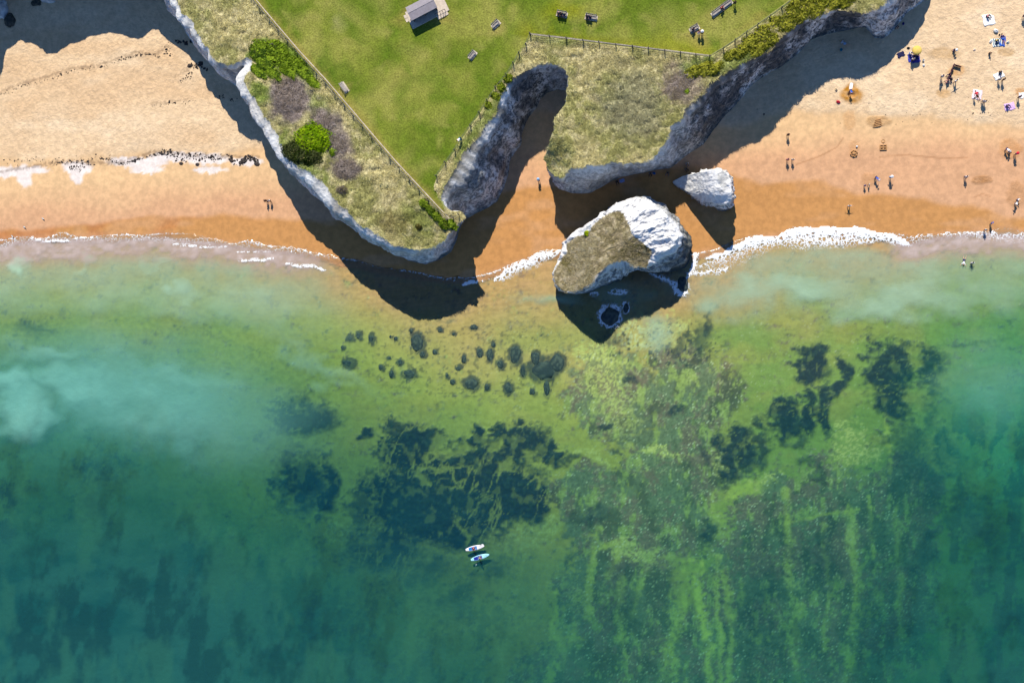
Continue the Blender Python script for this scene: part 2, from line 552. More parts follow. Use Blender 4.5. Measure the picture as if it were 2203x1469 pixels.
# speckle: shells, chalk cobbles and weed tufts
spk = ss(0.66, 0.78, fbm(sx / 2.6, sy / 2.6, 2, 71)) * np.maximum(reef, ss(1.2, .6, ell(sx, sy, (1380, 850, 150, 130))))
S = mixc(S, T(226, 222, 160), spk * 0.42 * ss(0.40, 0.6, patch + .12))
wn = rng.random(len(sx))
S = mixc(S, T(236, 236, 190), (wn > .975) * np.maximum(reef, .35 * ss(900, 1150, sx)) * .75 * ss(.38, .6, fbm(sx / 30, sy / 30, 4, 75)) * ss(2050, 1900, sx))
spd = ss(0.66, 0.78, fbm(sx / 3.0, sy / 3.0, 2, 72)) * reef
S = mixc(S, T(60, 66, 60), spd * 0.4)
# dark weed beds: (x, y, rx, ry, tilt, strength, softness)
BEDS = [(645, 900, 88, 48, 0, 1, .45), (635, 1035, 66, 84, -10, .95, .5), (690, 1060, 24, 70, 8, 1, .4), (560, 940, 20, 26, 0, .6, .5), (885, 965, 62, 66, 20, 1, .3), (965, 1045, 130, 100, -15, 1, .3), (1075, 1065, 112, 82, -20, 1, .25),
        (1112, 948, 72, 38, -8, 1, .3), (850, 1075, 88, 82, 0, 1, .35), (1140, 1095, 40, 52, 12, 1, .3), (1172, 1080, 20, 48, 12, 1, .3), (1182, 970, 16, 32, 0, 1, .3), (1012, 935, 18, 34, 0, 1, .3), (1218, 990, 30, 14, 20, .7, .4),
        (868, 908, 38, 24, 0, .8, .4), (792, 922, 14, 22, 20, .9, .4), (920, 1125, 110, 46, -8, 1, .4), (800, 1180, 100, 62, 0, .75, .7), (770, 1095, 40, 70, 0, .7, .6), (840, 1170, 100, 90, 0, .85, .6), (900, 1230, 110, 50, -10, .7, .7), (1010, 1130, 110, 50, -14, 1, .35), (990, 1010, 120, 70, -10, 1, .3), (1060, 1010, 70, 60, 0, 1, .3), (1065, 925, 26, 30, 0, .9, .3),
        (1055, 1225, 60, 40, -30, .65, .7), (985, 1290, 70, 34, -20, .7, .6), (950, 1300, 100, 50, 0, .45, .8),
        (60, 710, 74, 20, 4, .55, .8), (210, 1010, 66, 54, 0, .75, .7), (175, 1085, 52, 80, 0, .65, .8), (5, 1060, 24, 34, 0, .9, .5), (2, 1140, 18, 22, 0, .9, .5), (5, 1310, 30, 60, 0, .5, .7), (660, 1340, 28, 66, 6, .7, .6),
        (290, 1300, 70, 60, 0, .4, 1), (320, 1400, 90, 70, 0, .5, 1), (560, 1400, 60, 50, 0, .5, .9), (120, 1330, 50, 70, 0, .3, 1), (450, 1230, 90, 60, 0, .25, 1), (20, 1440, 30, 60, 0, .6, .8),
        (1745, 785, 36, 40, 10, .95, .3), (1812, 800, 15, 34, 6, .9, .35), (1808, 840, 16, 26, 0, .9, .3), (1690, 905, 36, 44, 0, 1, .3), (1740, 890, 14, 46, 6, 1, .3), (1775, 885, 18, 52, 4, 1, .3), (1715, 945, 20, 20, 0, .7, .5),
        (1565, 985, 18, 44, 0, .9, .4), (1602, 960, 30, 44, 0, .9, .4), (1640, 955, 14, 52, 0, .8, .4), (1520, 980, 12, 36, 0, .6, .5), (1912, 790, 54, 60, 0, 1, .3), (1920, 860, 46, 34, 0, .9, .4), (1965, 740, 20, 22, 0, .7, .5),
        (2016, 790, 30, 54, 0, .85, .45), (2010, 885, 26, 40, 0, .55, .6), (2044, 970, 30, 62, -4, .75, .5), (2100, 738, 66, 10, 4, .5, .8), (1960, 950, 60, 60, 20, .7, .6), (1985, 1010, 50, 90, -15, .65, .6), (1930, 1010, 50, 70, 0, .4, .7),
        (2105, 1125, 46, 70, 0, .75, .6), (2075, 1100, 30, 50, 0, .7, .5), (2140, 1190, 40, 70, 0, .6, .7), (1992, 1180, 22, 70, 0, .6, .6), (2190, 1120, 20, 60, 0, .6, .6), (2080, 1000, 20, 60, 0, .4, .8), (2150, 870, 30, 20, 0, .3, .8), (2130, 930, 24, 14, 0, .3, .8),
        (1455, 890, 26, 14, 0, .8, .4), (1355, 818, 15, 13, 0, .8, .4), (1292, 916, 15, 7, 0, .8, .4), (1530, 1150, 16, 26, 0, .8, .4), (1740, 1010, 30, 14, 10, .6, .5), (1280, 1100, 30, 26, 0, .5, .5), (1390, 900, 60, 50, 0, .25, .8),
        (1330, 1290, 80, 110, 0, .4, .8), (1640, 1320, 70, 140, 0, .45, .8), (1780, 1210, 50, 90, 0, .5, .8), (1880, 1330, 60, 120, 0, .35, .9), (1510, 735, 24, 40, 10, .55, .5), (1525, 700, 10, 22, 10, .8, .5), (1495, 725, 10, 22, 10, .7, .5), (1460, 745, 14, 20, 0, .6, .5),
        (1320, 725, 40, 24, 0, .5, .5)]
CLUMPS = [(772, 721, 8, 13), (754, 728, 9, 9), (799, 728, 9, 15), (737, 747, 6, 7), (749, 781, 21, 14), (820, 790, 8, 9), (843, 804, 9, 13), (881, 804, 19, 14), (861, 779, 10, 9), (898, 735, 21, 26), (909, 762, 9, 10), (936, 757, 8, 9),
          (947, 710, 8, 8), (976, 719, 6, 5), (1019, 704, 12, 8), (852, 728, 7, 7), (840, 724, 4, 5), (998, 772, 9, 13), (987, 792, 9, 8), (1032, 759, 11, 14), (1054, 763, 11, 20), (1077, 784, 10, 15), (1108, 763, 19, 28), (1152, 770, 15, 21),
          (1170, 792, 40, 34), (1198, 780, 22, 26), (1177, 835, 10, 24), (1145, 842, 9, 11), (1094, 835, 14, 18), (1014, 826, 24, 19), (1048, 832, 8, 12), (974, 821, 9, 9), (962, 808, 6, 7), (1125, 798, 10, 20), (1062, 742, 7, 8), (885, 712, 6, 8), (838, 770, 5, 5)]
ribs = fbm(sx / 30 + .12 * sy / 30, sy / 95, 5, 85, .6)
weed = ss(.50, .64, ribs + .25 * (m3 - .5)) * ss(1250, 1000, sx) * ss(1080, 1240, sy) * .42
weed = np.maximum(weed, ss(.52, .66, fbm(sx / 24, sy / 70, 4, 86) + .2 * (m3 - .5)) * ss(1960, 2080, sx) * ss(820, 960, sy) * .75)
for e in BEDS:
    big = (1.16, 1.16) if e[0] > 1450 else (1.04, 1.04)
    v = 1.0 - ell(wx, wy, (e[0], e[1], e[2] * big[0], e[3] * big[1], e[4])) + 0.12
    weed = np.maximum(weed, ss(-.06, e[6] * 1.5, v + rag * (0.42 + e[6] * .4)) * min(1, e[5] * 1.12))
wx2 = sx + 11 * (m2 - 0.5) + 9 * (m3 - 0.5); wy2 = sy + 11 * (fbm(sx / 15 + 5, sy / 15, 3, 44) - 0.5) + 7 * (m4 - 0.5)
for e in CLUMPS:
    weed = np.maximum(weed, ss(0.0, 0.28, 1.08 - ell(wx2, wy2, e)) * 0.85)
crk = np.abs(fbm(sx / 34 + .30 * sy / 34, sy / 80, 4, 87, .6) - .5); crk2 = np.abs(fbm(sx / 60, sy / 26, 4, 88, .6) - .5)
weed = weed * (1 - .7 * ss(.045, .006, crk) * ss(.44, .60, m1) * ss(1500, 1400, sx)) * (1 - .5 * ss(.022, .004, crk2) * ss(.5, .6, m1)) * (1 - .3 * ss(.60, .70, fbm(sx / 16, sy / 22, 4, 89)))
# scattered small tufts around the clumps and off the stack
tuft = ss(0.63, 0.70, fbm(sx / 6.5, sy / 6.0, 3, 81)) * np.maximum(ss(1.2, .7, ell(sx, sy, (1010, 775, 250, 90))) * .55, ss(1.2, .6, ell(sx, sy, (1420, 740, 150, 60))))
weed = np.maximum(weed, tuft * 0.85)
# sand gaps inside the big bed
for e in ((1088, 995, 22, 14), (985, 962, 34, 14), (930, 955, 16, 20), (1050, 965, 14, 24), (905, 1020, 8, 26), (1120, 965, 18, 12), (1000, 1140, 10, 30), (960, 1000, 60, 8)):
    weed = weed * (1 - ss(1.2, 0.5, ell(wx, wy, e) + 0.8 * (m3 - .5)) * 0.65)
wc = mixc(np.broadcast_to(np.array([0.006, 0.024, 0.046]), S.shape), np.array([0.02, 0.048, 0.052]), ss(0.5, 0.7, m3))
wc = mixc(wc, np.array([0.16, 0.19, 0.12]), ss(0.64, 0.76, fbm(sx / 4.2, sy / 4.8, 3, 91)) * 0.35 * ss(.5, .65, m2))
S = mixc(S, wc, np.clip(weed, 0, 1) * 0.96)
# chalk cobbles at the foot of the stack
cob = ss(1.1, 0.4, ell(wx, wy, (1395, 720, 70, 46)))
S = mixc(S, T(222, 216, 170), cob * ss(0.5, 0.62, m4) * .7)
C[sea] = mixc(C[sea], S, np.broadcast_to(1, len(sx)) * ss(-4, 3, SD[sea]))
GZ2 = GZ.copy()
GZ2[sea] += np.clip(weed, 0, 1) * ss(0.2, 0.8, DEP) * (0.10 + 0.25 * m3) * (DEP > 0.12) + reef * ss(.3, 1, DEP) * 0.12 * (m3 - .5)
GZ2 += FOOT * 0.05 * (fbm(GX / 6.0, GY / 4.5, 2, 55) - 0.5) * (SD < 0)
# the hollow dug on the right beach
hole = ell(GX, GY, (1829, 208, 9, 7))
GZ2 += -0.45 * ss(1.1, 0.6, hole) + 0.14 * ss(2.2, 1.2, hole) * ss(0.9, 1.2, hole)

m_sand = attr_mat('sand', rough=0.85, grain=9.0, gamt=0.08, bscale=2.2, bdist=0.17, battr='Foot', grain2=1.1, spec=0.2)
me = mesh_np('beach', np.stack([gX, gY, GZ2], 1), gF)
set_col(me, 'Col', np.clip(C, 0.003, 0.85)); set_f(me, 'Foot', np.clip(FOOT, 0, 1.6) + 0.04)
beach = add('beach', me, m_sand)
tag(beach, kind='structure')

# ================================================================== THE SEA: a rippled, slightly cloudy sheet over the seabed
wX, wY, wF = grid(axis(X0 - 2, X1 + 2, 0.30, 1500), np.concatenate([axis(Y0 - 2, float(at(1100, 452)[1]), 0.30, 1500)[:-30]]))
ytop = float(at(1100, 440)[1])
keep = wY < ytop
wX_, wY_ = wX, wY
gx, gy = gpx(wX, wY)
sd = gy - shore_y(gx)
bz = gz(gx, gy)
d = np.clip(-bz, 0, 6)
a1 = fbm(gx / 110, gy / 60, 4, 101); a2 = fbm(gx / 40, gy / 30, 4, 102); a3 = fbm(gx / 12, gy / 8, 3, 103)
op = 1 - np.exp(-d * (0.36 + .16 * ss(1080, 1260, gy) * ss(1330, 1180, gx) + .1 * ss(520, 380, gx)) * ss(0.0, 1.3, d))
deep = mixc(np.broadcast_to(np.array([0.008, 0.074, 0.076]), (len(gx), 3)), np.array([0.014, 0.094, 0.086]), ss(0.4, 0.65, a1))
deep = mixc(deep, np.array([0.012, 0.225, 0.170]), ss(1850, 2120, gx) * ss(1150, 850, gy) * .9)
deep = mixc(deep, np.array([0.036, 0.225, 0.215]), ss(760, 380, gx) * ss(1080, 800, gy) * .95)
st1 = fbm(gx / 40 + .1 * gy / 40, gy / 75, 5, 121, .6); st2 = fbm(gx / 60, gy / 120, 5, 122, .6)
deep = mixc(deep, np.array([0.006, 0.044, 0.054]), ss(.46, .66, st1) * .7 * ss(1.2, 2.2, d))
deep = mixc(deep, np.array([0.020, 0.110, 0.085]), ss(.50, .70, st2) * .75 * ss(1.0, 2.0, d))
deep = deep * (1 - np.array([.7, .38, .05]) * ss(1.2, .6, ell(gx, gy, (930, 1050, 400, 190)))[:, None])
turb = mixc(np.broadcast_to(T(140, 178, 140), (len(gx), 3)), deep, ss(0.1, 0.8, d))
# clouds of chalk silt
SILT = [(250, 590, 380, 60, 0, .22), (330, 640, 200, 50, 10, .2), (330, 850, 360, 130, 12, .20), (1850, 600, 420, 52, 0, .26), (2050, 640, 220, 60, 0, .2), (50, 880, 100, 90, 20, .32), (100, 900, 60, 50, -30, .26), (20, 815, 90, 44, 0, .34), (190, 825, 190, 60, 10, .26), (380, 815, 260, 60, 14, .22), (300, 870, 160, 60, 5, .14), (120, 760, 130, 26, 8, .2), (45, 572, 34, 52, -30, .55), (195, 560, 52, 42, 0, .45), (330, 560, 90, 28, 0, .35), (385, 610, 62, 46, 0, .42),
        (500, 665, 190, 30, 24, .15), (660, 775, 170, 24, 30, .13), (1700, 630, 260, 46, 0, .42), (1960, 660, 240, 50, 0, .36), (1580, 650, 90, 50, 0, .32), (1400, 712, 60, 34, 0, .35), (1190, 652, 62, 24, 0, .30), (2130, 820, 130, 110, 0, .10), (2140, 620, 120, 70, 0, .25), (1340, 640, 60, 50, 0, .2)]
wgx = gx + 110 * (a1 - .5) + 70 * (a2 - .5); wgy = gy + 90 * (fbm(gx / 110 + 7, gy / 60, 4, 111) - .5) + 44 * (fbm(gx / 40 + 7, gy / 30, 4, 112) - .5)
sil = np.zeros(len(gx))
for e in SILT:
    sil = np.maximum(sil, ss(1.25, 0.1, ell(wgx, wgy, e)) * e[5])
band = ss(4, 40, sd) * ss(190, 60, sd + 90 * (a1 - .5)) * np.maximum(ss(820, 560, gx), ss(1490, 1640, gx)) * .36
sil = np.maximum(sil * (0.95 + 0.9 * a2), band * (.5 + a2))
op = np.clip(op + sil * (sd > -2), 0, 0.93)
siltc = mixc(np.broadcast_to(T(186, 220, 186), (len(gx), 3)), T(140, 206, 184), ss(0.2, 1.3, d))
turb = mixc(turb, siltc, np.clip(sil / (op + 1e-4) * 1.25, 0, 1))
op = op * ss(-3, 22, sd)
tint = np.exp(-d[:, None] * np.array([0.38, 0.022, 0.042]))
# foam: lines (points, width up-shore/down-shore, strength)
foam = np.zeros(len(gx))
def foamline(pts, wu, wd, a, taper=True):
    global foam
    x0, x1 = min(p[0] for p in pts) - 60, max(p[0] for p in pts) + 60
    y0, y1 = min(p[1] for p in pts) - 70, max(p[1] for p in pts) + 70
    k = (gx > x0) & (gx < x1) & (gy > y0) & (gy < y1)
    x = gx[k] + 10 * (a2[k] - .5); y = gy[k] + 12 * (a2[k] - .5) + 5 * (a3[k] - .5)
    dd, par = dline(x, y, pts)
    below = y > np.interp(x, [p[0] for p in pts], [p[1] for p in pts])
    t = np.sin(np.clip(par, 0.01, .99) * math.pi) ** 0.5 if taper else 1.0
    v = np.where(below, 1 - dd / (wd * t + .01), 1 - dd / (wu + 0.01))
    foam[k] = np.maximum(foam[k], np.clip(v, 0, 1) * a)
foamline([(1522, 556), (1570, 532), (1615, 511), (1660, 502), (1720, 492), (1780, 487), (1840, 490), (1890, 500), (1925, 510), (1955, 524)], 2, 36, 1.2)
foamline([(1600, 524), (1700, 512), (1800, 514), (1880, 520)], 10, 34, .62)
foamline([(1500, 575), (1560, 548), (1620, 530), (1680, 522)], 6, 44, .42)
foamline([(1955, 510), (2010, 496), (2060, 492), (2110, 500), (2160, 503), (2203, 502), (2260, 505)], 3, 30, .42, False)
foamline([(1950, 508), (2010, 494), (2060, 491), (2110, 499), (2160, 502), (2230, 503)], 2, 2.5, .62, False)
foamline([(1062, 600), (1085, 580), (1120, 562), (1160, 549), (1200, 543)], 3, 34, .85)
foamline([(995, 612), (1012, 606), (1032, 606)], 3, 7, 1.3)
foamline([(1032, 606), (1064, 596)], 2, 3, .8)
foamline([(-40, 524), (0, 522), (60, 511), (130, 508), (200, 514), (250, 508), (330, 510), (420, 514), (470, 512), (560, 522), (640, 534), (705, 545)], 3, 24, .30, False)
foamline([(60, 512), (100, 518), (150, 516), (200, 511)], 2, 3, 1.1)
foamline([(505, 540), (560, 540), (600, 538), (650, 540), (700, 552)], 2, 4, .6)
foamline([(512, 563), (545, 560), (592, 560)], 3, 6, 1.1)
foamline([(616, 569), (640, 571), (668, 575), (698, 581)], 3, 5, 1.15)
foamline([(370, 525), (430, 530), (500, 535)], 3, 6, .7)
foamline([(720, 552), (800, 562), (900, 585), (980, 605)], 2, 3, .45, False)
foamline([(1478, 600), (1488, 585), (1496, 560), (1498, 530), (1490, 505)], 4, 10, 1.0)
foamline([(1400, 470 + 120), (1440, 604), (1465, 622), (1478, 640)], 10, 12, .75)
foamline([(1480, 590), (1520, 585), (1570, 572)], 8, 16, .6)
for e in ((1313, 680, 27, 27), (1326, 664, 12, 10), (1347, 662, 8, 14), (1278, 632, 12, 6), (1330, 628, 22, 7), (1465, 620, 20, 18)):
    q = ell(gx + 8 * (a3 - .5), gy, e)
    foam = np.maximum(foam, ss(1.3, .7, q) * (.25 + .75 * a3))
foam = foam * (sd > -60)
swash = 10 + 16 * vn(gx / 45, gx * 0, 131) + 6 * (a2 - .5)
film = ss(-2, 6, sd + swash)
z = np.where(sd > 0, 0.0, np.where(film > 0.02, np.maximum(bz, 0) + 0.03 * film + 0.004, np.minimum(bz, 0) - 0.5))
z = z + np.clip(foam - .35, 0, 1) * 0.12 * (sd > -18) + (a3 - .5) * 0.05 * (sd > 4)
edge = np.exp(-((sd + swash - 3) / 2.4) ** 2)
foam = np.maximum(foam, edge * (.22 + .45 * vn(gx / 70, gx * 0, 133)) * (film > .05))
op = np.maximum(op, (film > .3) * (sd < 8) * 0.07)
wash = ss(-14, -2, sd + 8 * (a2 - .5)) * ss(60, 10, sd + 30 * (a2 - .5)) * np.maximum(ss(760, 620, gx), ss(1880, 1960, gx)) * (.55 + .9 * (a3 - .3))
wash = np.clip(wash, 0, 1) * .85
turb = mixc(turb, T(220, 200, 192), np.clip(wash * 2.2, 0, 1)); op = np.maximum(op, wash)

m_sea, nt, out = new_mat('sea_water')
tr = nt.nodes.new('ShaderNodeBsdfTransparent'); df = nt.nodes.new('ShaderNodeBsdfDiffuse'); gl = nt.nodes.new('ShaderNodeBsdfGlossy'); fo = nt.nodes.new('ShaderNodeBsdfDiffuse')
nt.links.new(attr_node(nt, 'Tint').outputs['Color'], tr.inputs[0])
nt.links.new(attr_node(nt, 'Turb').outputs['Color'], df.inputs[0])
gl.inputs['Roughness'].default_value = 0.08
mx = nt.nodes.new('ShaderNodeMixShader'); nt.links.new(attr_node(nt, 'Op').outputs['Fac'], mx.inputs[0]); nt.links.new(tr.outputs[0], mx.inputs[1]); nt.links.new(df.outputs[0], mx.inputs[2])
wv = noise_node(nt, 1.3, 4, 0.55); wb = bump(nt, wv.outputs[0], 0.12, 0.6)
nt.links.new(wb, gl.inputs['Normal']); nt.links.new(wb, df.inputs['Normal'])
fr = nt.nodes.new('ShaderNodeFresnel'); fr.inputs[0].default_value = 1.33; nt.links.new(wb, fr.inputs['Normal'])
mg = nt.nodes.new('ShaderNodeMixShader'); nt.links.new(fr.outputs[0], mg.inputs[0]); nt.links.new(mx.outputs[0], mg.inputs[1]); nt.links.new(gl.outputs[0], mg.inputs[2])
# lacy foam: cell walls and froth, broken by noise, where the foam value is high
tc = nt.nodes.new('ShaderNodeTexCoord'); vo = nt.nodes.new('ShaderNodeTexVoronoi'); vo.feature = 'DISTANCE_TO_EDGE'; vo.inputs['Scale'].default_value = 3.3
dn = noise_node(nt, 1.8, 3); dm = nt.nodes.new('ShaderNodeMix'); dm.data_type = 'VECTOR'; dm.inputs[0].default_value = 0.5
nt.links.new(tc.outputs['Object'], dm.inputs[4]); nt.links.new(dn.outputs['Color'], dm.inputs[5]); nt.links.new(dm.outputs[1], vo.inputs['Vector'])
fa = attr_node(nt, 'Foam').outputs['Fac']
fn = noise_node(nt, 5.0, 5, 0.7).outputs[0]
lace = math_n(nt, 'MULTIPLY', vo.outputs['Distance'], 2.0)
lv = math_n(nt, 'SUBTRACT', math_n(nt, 'SUBTRACT', fa, lace), math_n(nt, 'MULTIPLY', math_n(nt, 'SUBTRACT', fn, 0.44), 1.1))
ff = math_n(nt, 'MULTIPLY', ramp(nt, lv, 0.0, 0.34), ramp(nt, fa, 0.04, 0.2))
fo.inputs[0].default_value = (0.78, 0.79, 0.80, 1)
mf = nt.nodes.new('ShaderNodeMixShader'); nt.links.new(ff, mf.inputs[0]); nt.links.new(mg.outputs[0], mf.inputs[1]); nt.links.new(fo.outputs[0], mf.inputs[2])
nt.links.new(mf.outputs[0], out.inputs[0])
me = mesh_np('sea', np.stack([wX, wY, z], 1), wF)
set_col(me, 'Tint', np.clip(tint, 0, 1)); set_col(me, 'Turb', np.clip(turb, 0, 1)); set_f(me, 'Op', op); set_f(me, 'Foam', foam)
sea_ob = add('sea', me, m_sea)
tag(sea_ob, kind='structure')

# ================================================================== THE HEADLAND: cliffs, turf, lawn
def hz(gx, gy):
    """height of the cliff top at a ground pixel"""
    z = 12.5 - 2.6 * ss(1600, 1840, gx) - 0.8 * ss(700, 300, gx)
    z = z - 1.3 * ss(90, 0, np.hypot(gx - 955, gy - 545)) - 3.0 * ss(70, 5, np.hypot(gx - 1190, gy - 395))
    z = z + 3.6 * ss(350, 290, gx) * ss(120, 60, gy)
    return z + 0.5 * (fbm(gx / 120, gy / 120, 2, 140) - 0.5)

def top_at(px, py):
    z = np.full(np.shape(px), 12.0)
    for _ in range(5):
        X, Y = at(px, py, z)
        gx, gy = gpx(X, Y)
        z = hz(gx, gy)
    return X, Y, z

# cliff edge as seen in the photograph (image pixels), left to right
EDGE = [(372, -20), (380, 0), (392, 30), (411, 46), (425, 71), (436, 93), (450, 109), (466, 128), (488, 143), (504, 139), (531, 125), (538, 132), (538, 152), (527, 166), (527, 176), (534, 191), (548, 215), (567, 240),
        (580, 264), (592, 285), (601, 305), (616, 337), (640, 354), (665, 369), (690, 388), (708, 409), (727, 434), (751, 461), (776, 483), (806, 501), (831, 516), (852, 529), (883, 536), (913, 536), (941, 530),
        (955, 520), (962, 505), (972, 492), (985, 478), (998, 466), (990, 458), (972, 456), (953, 445), (945, 430), (959, 400), (978, 362), (1003, 321), (1035, 283), (1063, 251), (1068, 229), (1076, 202), (1112, 166), (1139, 147), (1163, 138), (1180, 136),
        (1201, 144), (1216, 153), (1222, 169), (1222, 185), (1215, 207), (1211, 226), (1204, 245), (1192, 262), (1189, 278), (1181, 300), (1174, 316), (1174, 349), (1176, 365), (1191, 377), (1207, 381), (1218, 373),
        (1237, 362), (1267, 354), (1308, 353), (1354, 354), (1381, 351), (1403, 336), (1417, 321), (1430, 300), (1445, 272), (1478, 237), (1505, 207), (1527, 180), (1557, 158), (1595, 142), (1622, 125), (1658, 104), (1682, 76),
        (1715, 52), (1753, 38), (1797, 20), (1830, 19), (1862, 26), (1884, 22), (1911, 0), (1945, -30), (1985, -75), (2010, -130)]
# foot of the cliff where it meets the beach (ground pixels)
FOOTL = [(361, 0), (379, 30), (395, 60), (414, 90), (436, 117), (463, 150), (490, 174), (512, 191), (532, 197), (545, 186), (556, 196), (548, 214), (553, 232), (561, 250), (573, 278), (592, 302), (613, 342), (632, 372), (656, 394), (681, 428),
         (708, 452), (733, 477), (760, 495), (791, 516), (822, 530), (850, 545), (880, 562), (915, 570), (946, 562), (972, 544), (984, 522), (990, 496), (998, 478), (1021, 463), (1051, 450), (1073, 435), (1088, 405), (1097, 375),
         (1100, 349), (1112, 330), (1124, 316), (1127, 289), (1136, 267), (1145, 253), (1158, 238), (1163, 222), (1178, 206), (1200, 198), (1220, 199), (1234, 207), (1236, 220), (1233, 240), (1224, 270), (1216, 290), (1206, 303), (1203, 320),
         (1194, 340), (1189, 356), (1189, 384), (1193, 402), (1206, 411), (1228, 418), (1250, 420), (1271, 418), (1295, 406), (1316, 392), (1339, 383), (1369, 377), (1414, 369), (1440, 366), (1462, 353), (1486, 334), (1516, 316), (1538, 284),
         (1554, 260), (1582, 234), (1612, 193), (1639, 171), (1677, 151), (1715, 124), (1742, 94), (1786, 80), (1808, 76), (1830, 72), (1846, 66), (1857, 68), (1867, 78), (1878, 90), (1895, 92), (1915, 80), (1933, 58), (1951, 35), (1976, 21), (1993, 8), (2003, -40), (2008, -110)]
# the bay cliff beyond the top left of the frame (ground pixels, top and foot alike)
BAY = [(-3000, 40), (-900, 60), (-400, 70), (-120, 66), (-30, 58), (-6, 40), (14, -20), (38, -36), (70, -32), (98, -15), (120, -16), (150, -34), (190, -46), (230, -56), (290, -46), (325, -38), (346, -18), (356, -6)]
END = [(2012, -200), (2030, -400), (2300, -900), (6000, -1400)]

def dens(P, step):
    P = np.asarray(P, float); o = [P[0]]
    for a, b in zip(P[:-1], P[1:]):
        n = max(1, int(np.hypot(*(b - a)) / step))
        n = min(n, 60)
        for k in range(1, n + 1): o.append(a + (b - a) * k / n)
    return np.array(o)

e_px = dens(EDGE, 4.0)
eX, eY, eZ = top_at(e_px[:, 0], e_px[:, 1])
f_px = dens(FOOTL, 4.0)
fX, fY = at(f_px[:, 0], f_px[:, 1])
TopA = np.stack([eX, eY], 1); FotA = np.stack([fX, fY], 1)
# pair the edge with the foot (dynamic time warping), then smooth the pairing
nt_, nf_ = len(TopA), len(FotA)
D = np.hypot(TopA[:, None, 0] - FotA[None, :, 0], TopA[:, None, 1] - FotA[None, :, 1]) ** 1.5
acc = np.full((nt_ + 1, nf_ + 1), 1e18); acc[0, 0] = 0
Dl = D.tolist(); al = acc.tolist()
for i in range(1, nt_ + 1):
    r0 = al[i - 1]; r1 = al[i]; dr = Dl[i - 1]
    for j in range(1, nf_ + 1):
        a = r0[j - 1]; b = r0[j]; c = r1[j - 1]
        r1[j] = dr[j - 1] + (a if a <= b and a <= c else (b if b <= c else c))
i, j = nt_, nf_; path = []
while i > 0 and j > 0:
    path.append((i - 1, j - 1))
    a, b, c = al[i - 1][j - 1], al[i - 1][j], al[i][j - 1]
    if a <= b and a <= c: i -= 1; j -= 1
    elif b <= c: i -= 1
    else: j -= 1
path = np.array(path[::-1], float)
NC = int(len(path) * 1.6)
u = np.linspace(0, len(path) - 1, NC)
ti = np.interp(u, np.arange(len(path)), path[:, 0]); fi = np.interp(u, np.arange(len(path)), path[:, 1])
kern = np.hanning(25); kern /= kern.sum()
def smooth(a, k=kern):
    p = len(k) // 2
    return np.convolve(np.concatenate([np.full(p, a[0]), a, np.full(p, a[-1])]), k, 'valid')
ti, fi = smooth(ti), smooth(fi)
lerp_i = lambda P, q: np.stack([np.interp(q, np.arange(len(P)), P[:, k]) for k in range(P.shape[1])], 1)
top2 = lerp_i(np.stack([eX, eY], 1), ti); fot2 = lerp_i(FotA, fi)
fpx2 = lerp_i(f_px, fi)
# the bay cliff and the far end join on
def both(P):
    Q = dens(P, 5.0); X, Y = at(Q[:, 0], Q[:, 1]); return Q, np.stack([X, Y], 1)
bq, bw = both(BAY); eq, ew = both(END)
top2 = np.concatenate([bw + np.array([0.2, 0.9]), top2, ew + np.array([-2.0, 0.3])]); fot2 = np.concatenate([bw, fot2, ew]); fpx2 = np.concatenate([bq, fpx2, eq])
NC = len(top2)
s_len = np.concatenate([[0], np.cumsum(np.hypot(*(np.diff(top2 * .5 + fot2 * .5, axis=0).T)))])
# ragged turf edge
tang = np.gradient(top2 * .5 + fot2 * .5, axis=0); tang /= np.linalg.norm(tang, axis=1)[:, None] + 1e-9
nrm = np.stack([tang[:, 1], -tang[:, 0]], 1)          # points out to sea
top2 = top2 + nrm * (0.75 * (fbm(s_len / 2.2, s_len * 0, 2, 150) - 0.5) + 0.5 * (fbm(s_len / .7, s_len * 0, 2, 151) - 0.5))[:, None]
g2 = gpx(top2[:, 0], top2[:, 1]); topz = hz(*g2)
gf = gpx(fot2[:, 0], fot2[:, 1]); fotz = gz(*gf) - 0.4
xk = fpx2[:, 0]
stain_shade = pl(xk, [(-500, .25), (350, .3), (560, .3), (900, .3), (1000, .4), (1030, .55), (1180, .72), (1200, .5), (1260, .35), (1420, .3), (1500, .6), (1550, .95), (1800, .9), (1860, .55), (2000, .7)])  # chalk staining, raised along shaded faces to paint their shade darker
bevel = pl(xk, [(-500, .1), (340, .42), (500, .45), (560, .55), (900, .55), (985, .35), (1010, .3), (1110, .32), (1150, .15), (1500, .14), (1900, .2), (2100, .2)])
algae = pl(xk, [(-500, 0), (560, .1), (780, .8), (1000, .6), (1060, .15), (1200, .1), (2100, .1)])
bevel = bevel * np.clip(.25 + 1.35 * fbm(s_len / 2.4, s_len * 0 + 4, 3, 155), .1, 1)
ROWS = 30
V = []; ST = []; HH = []; AL = []; SL = []
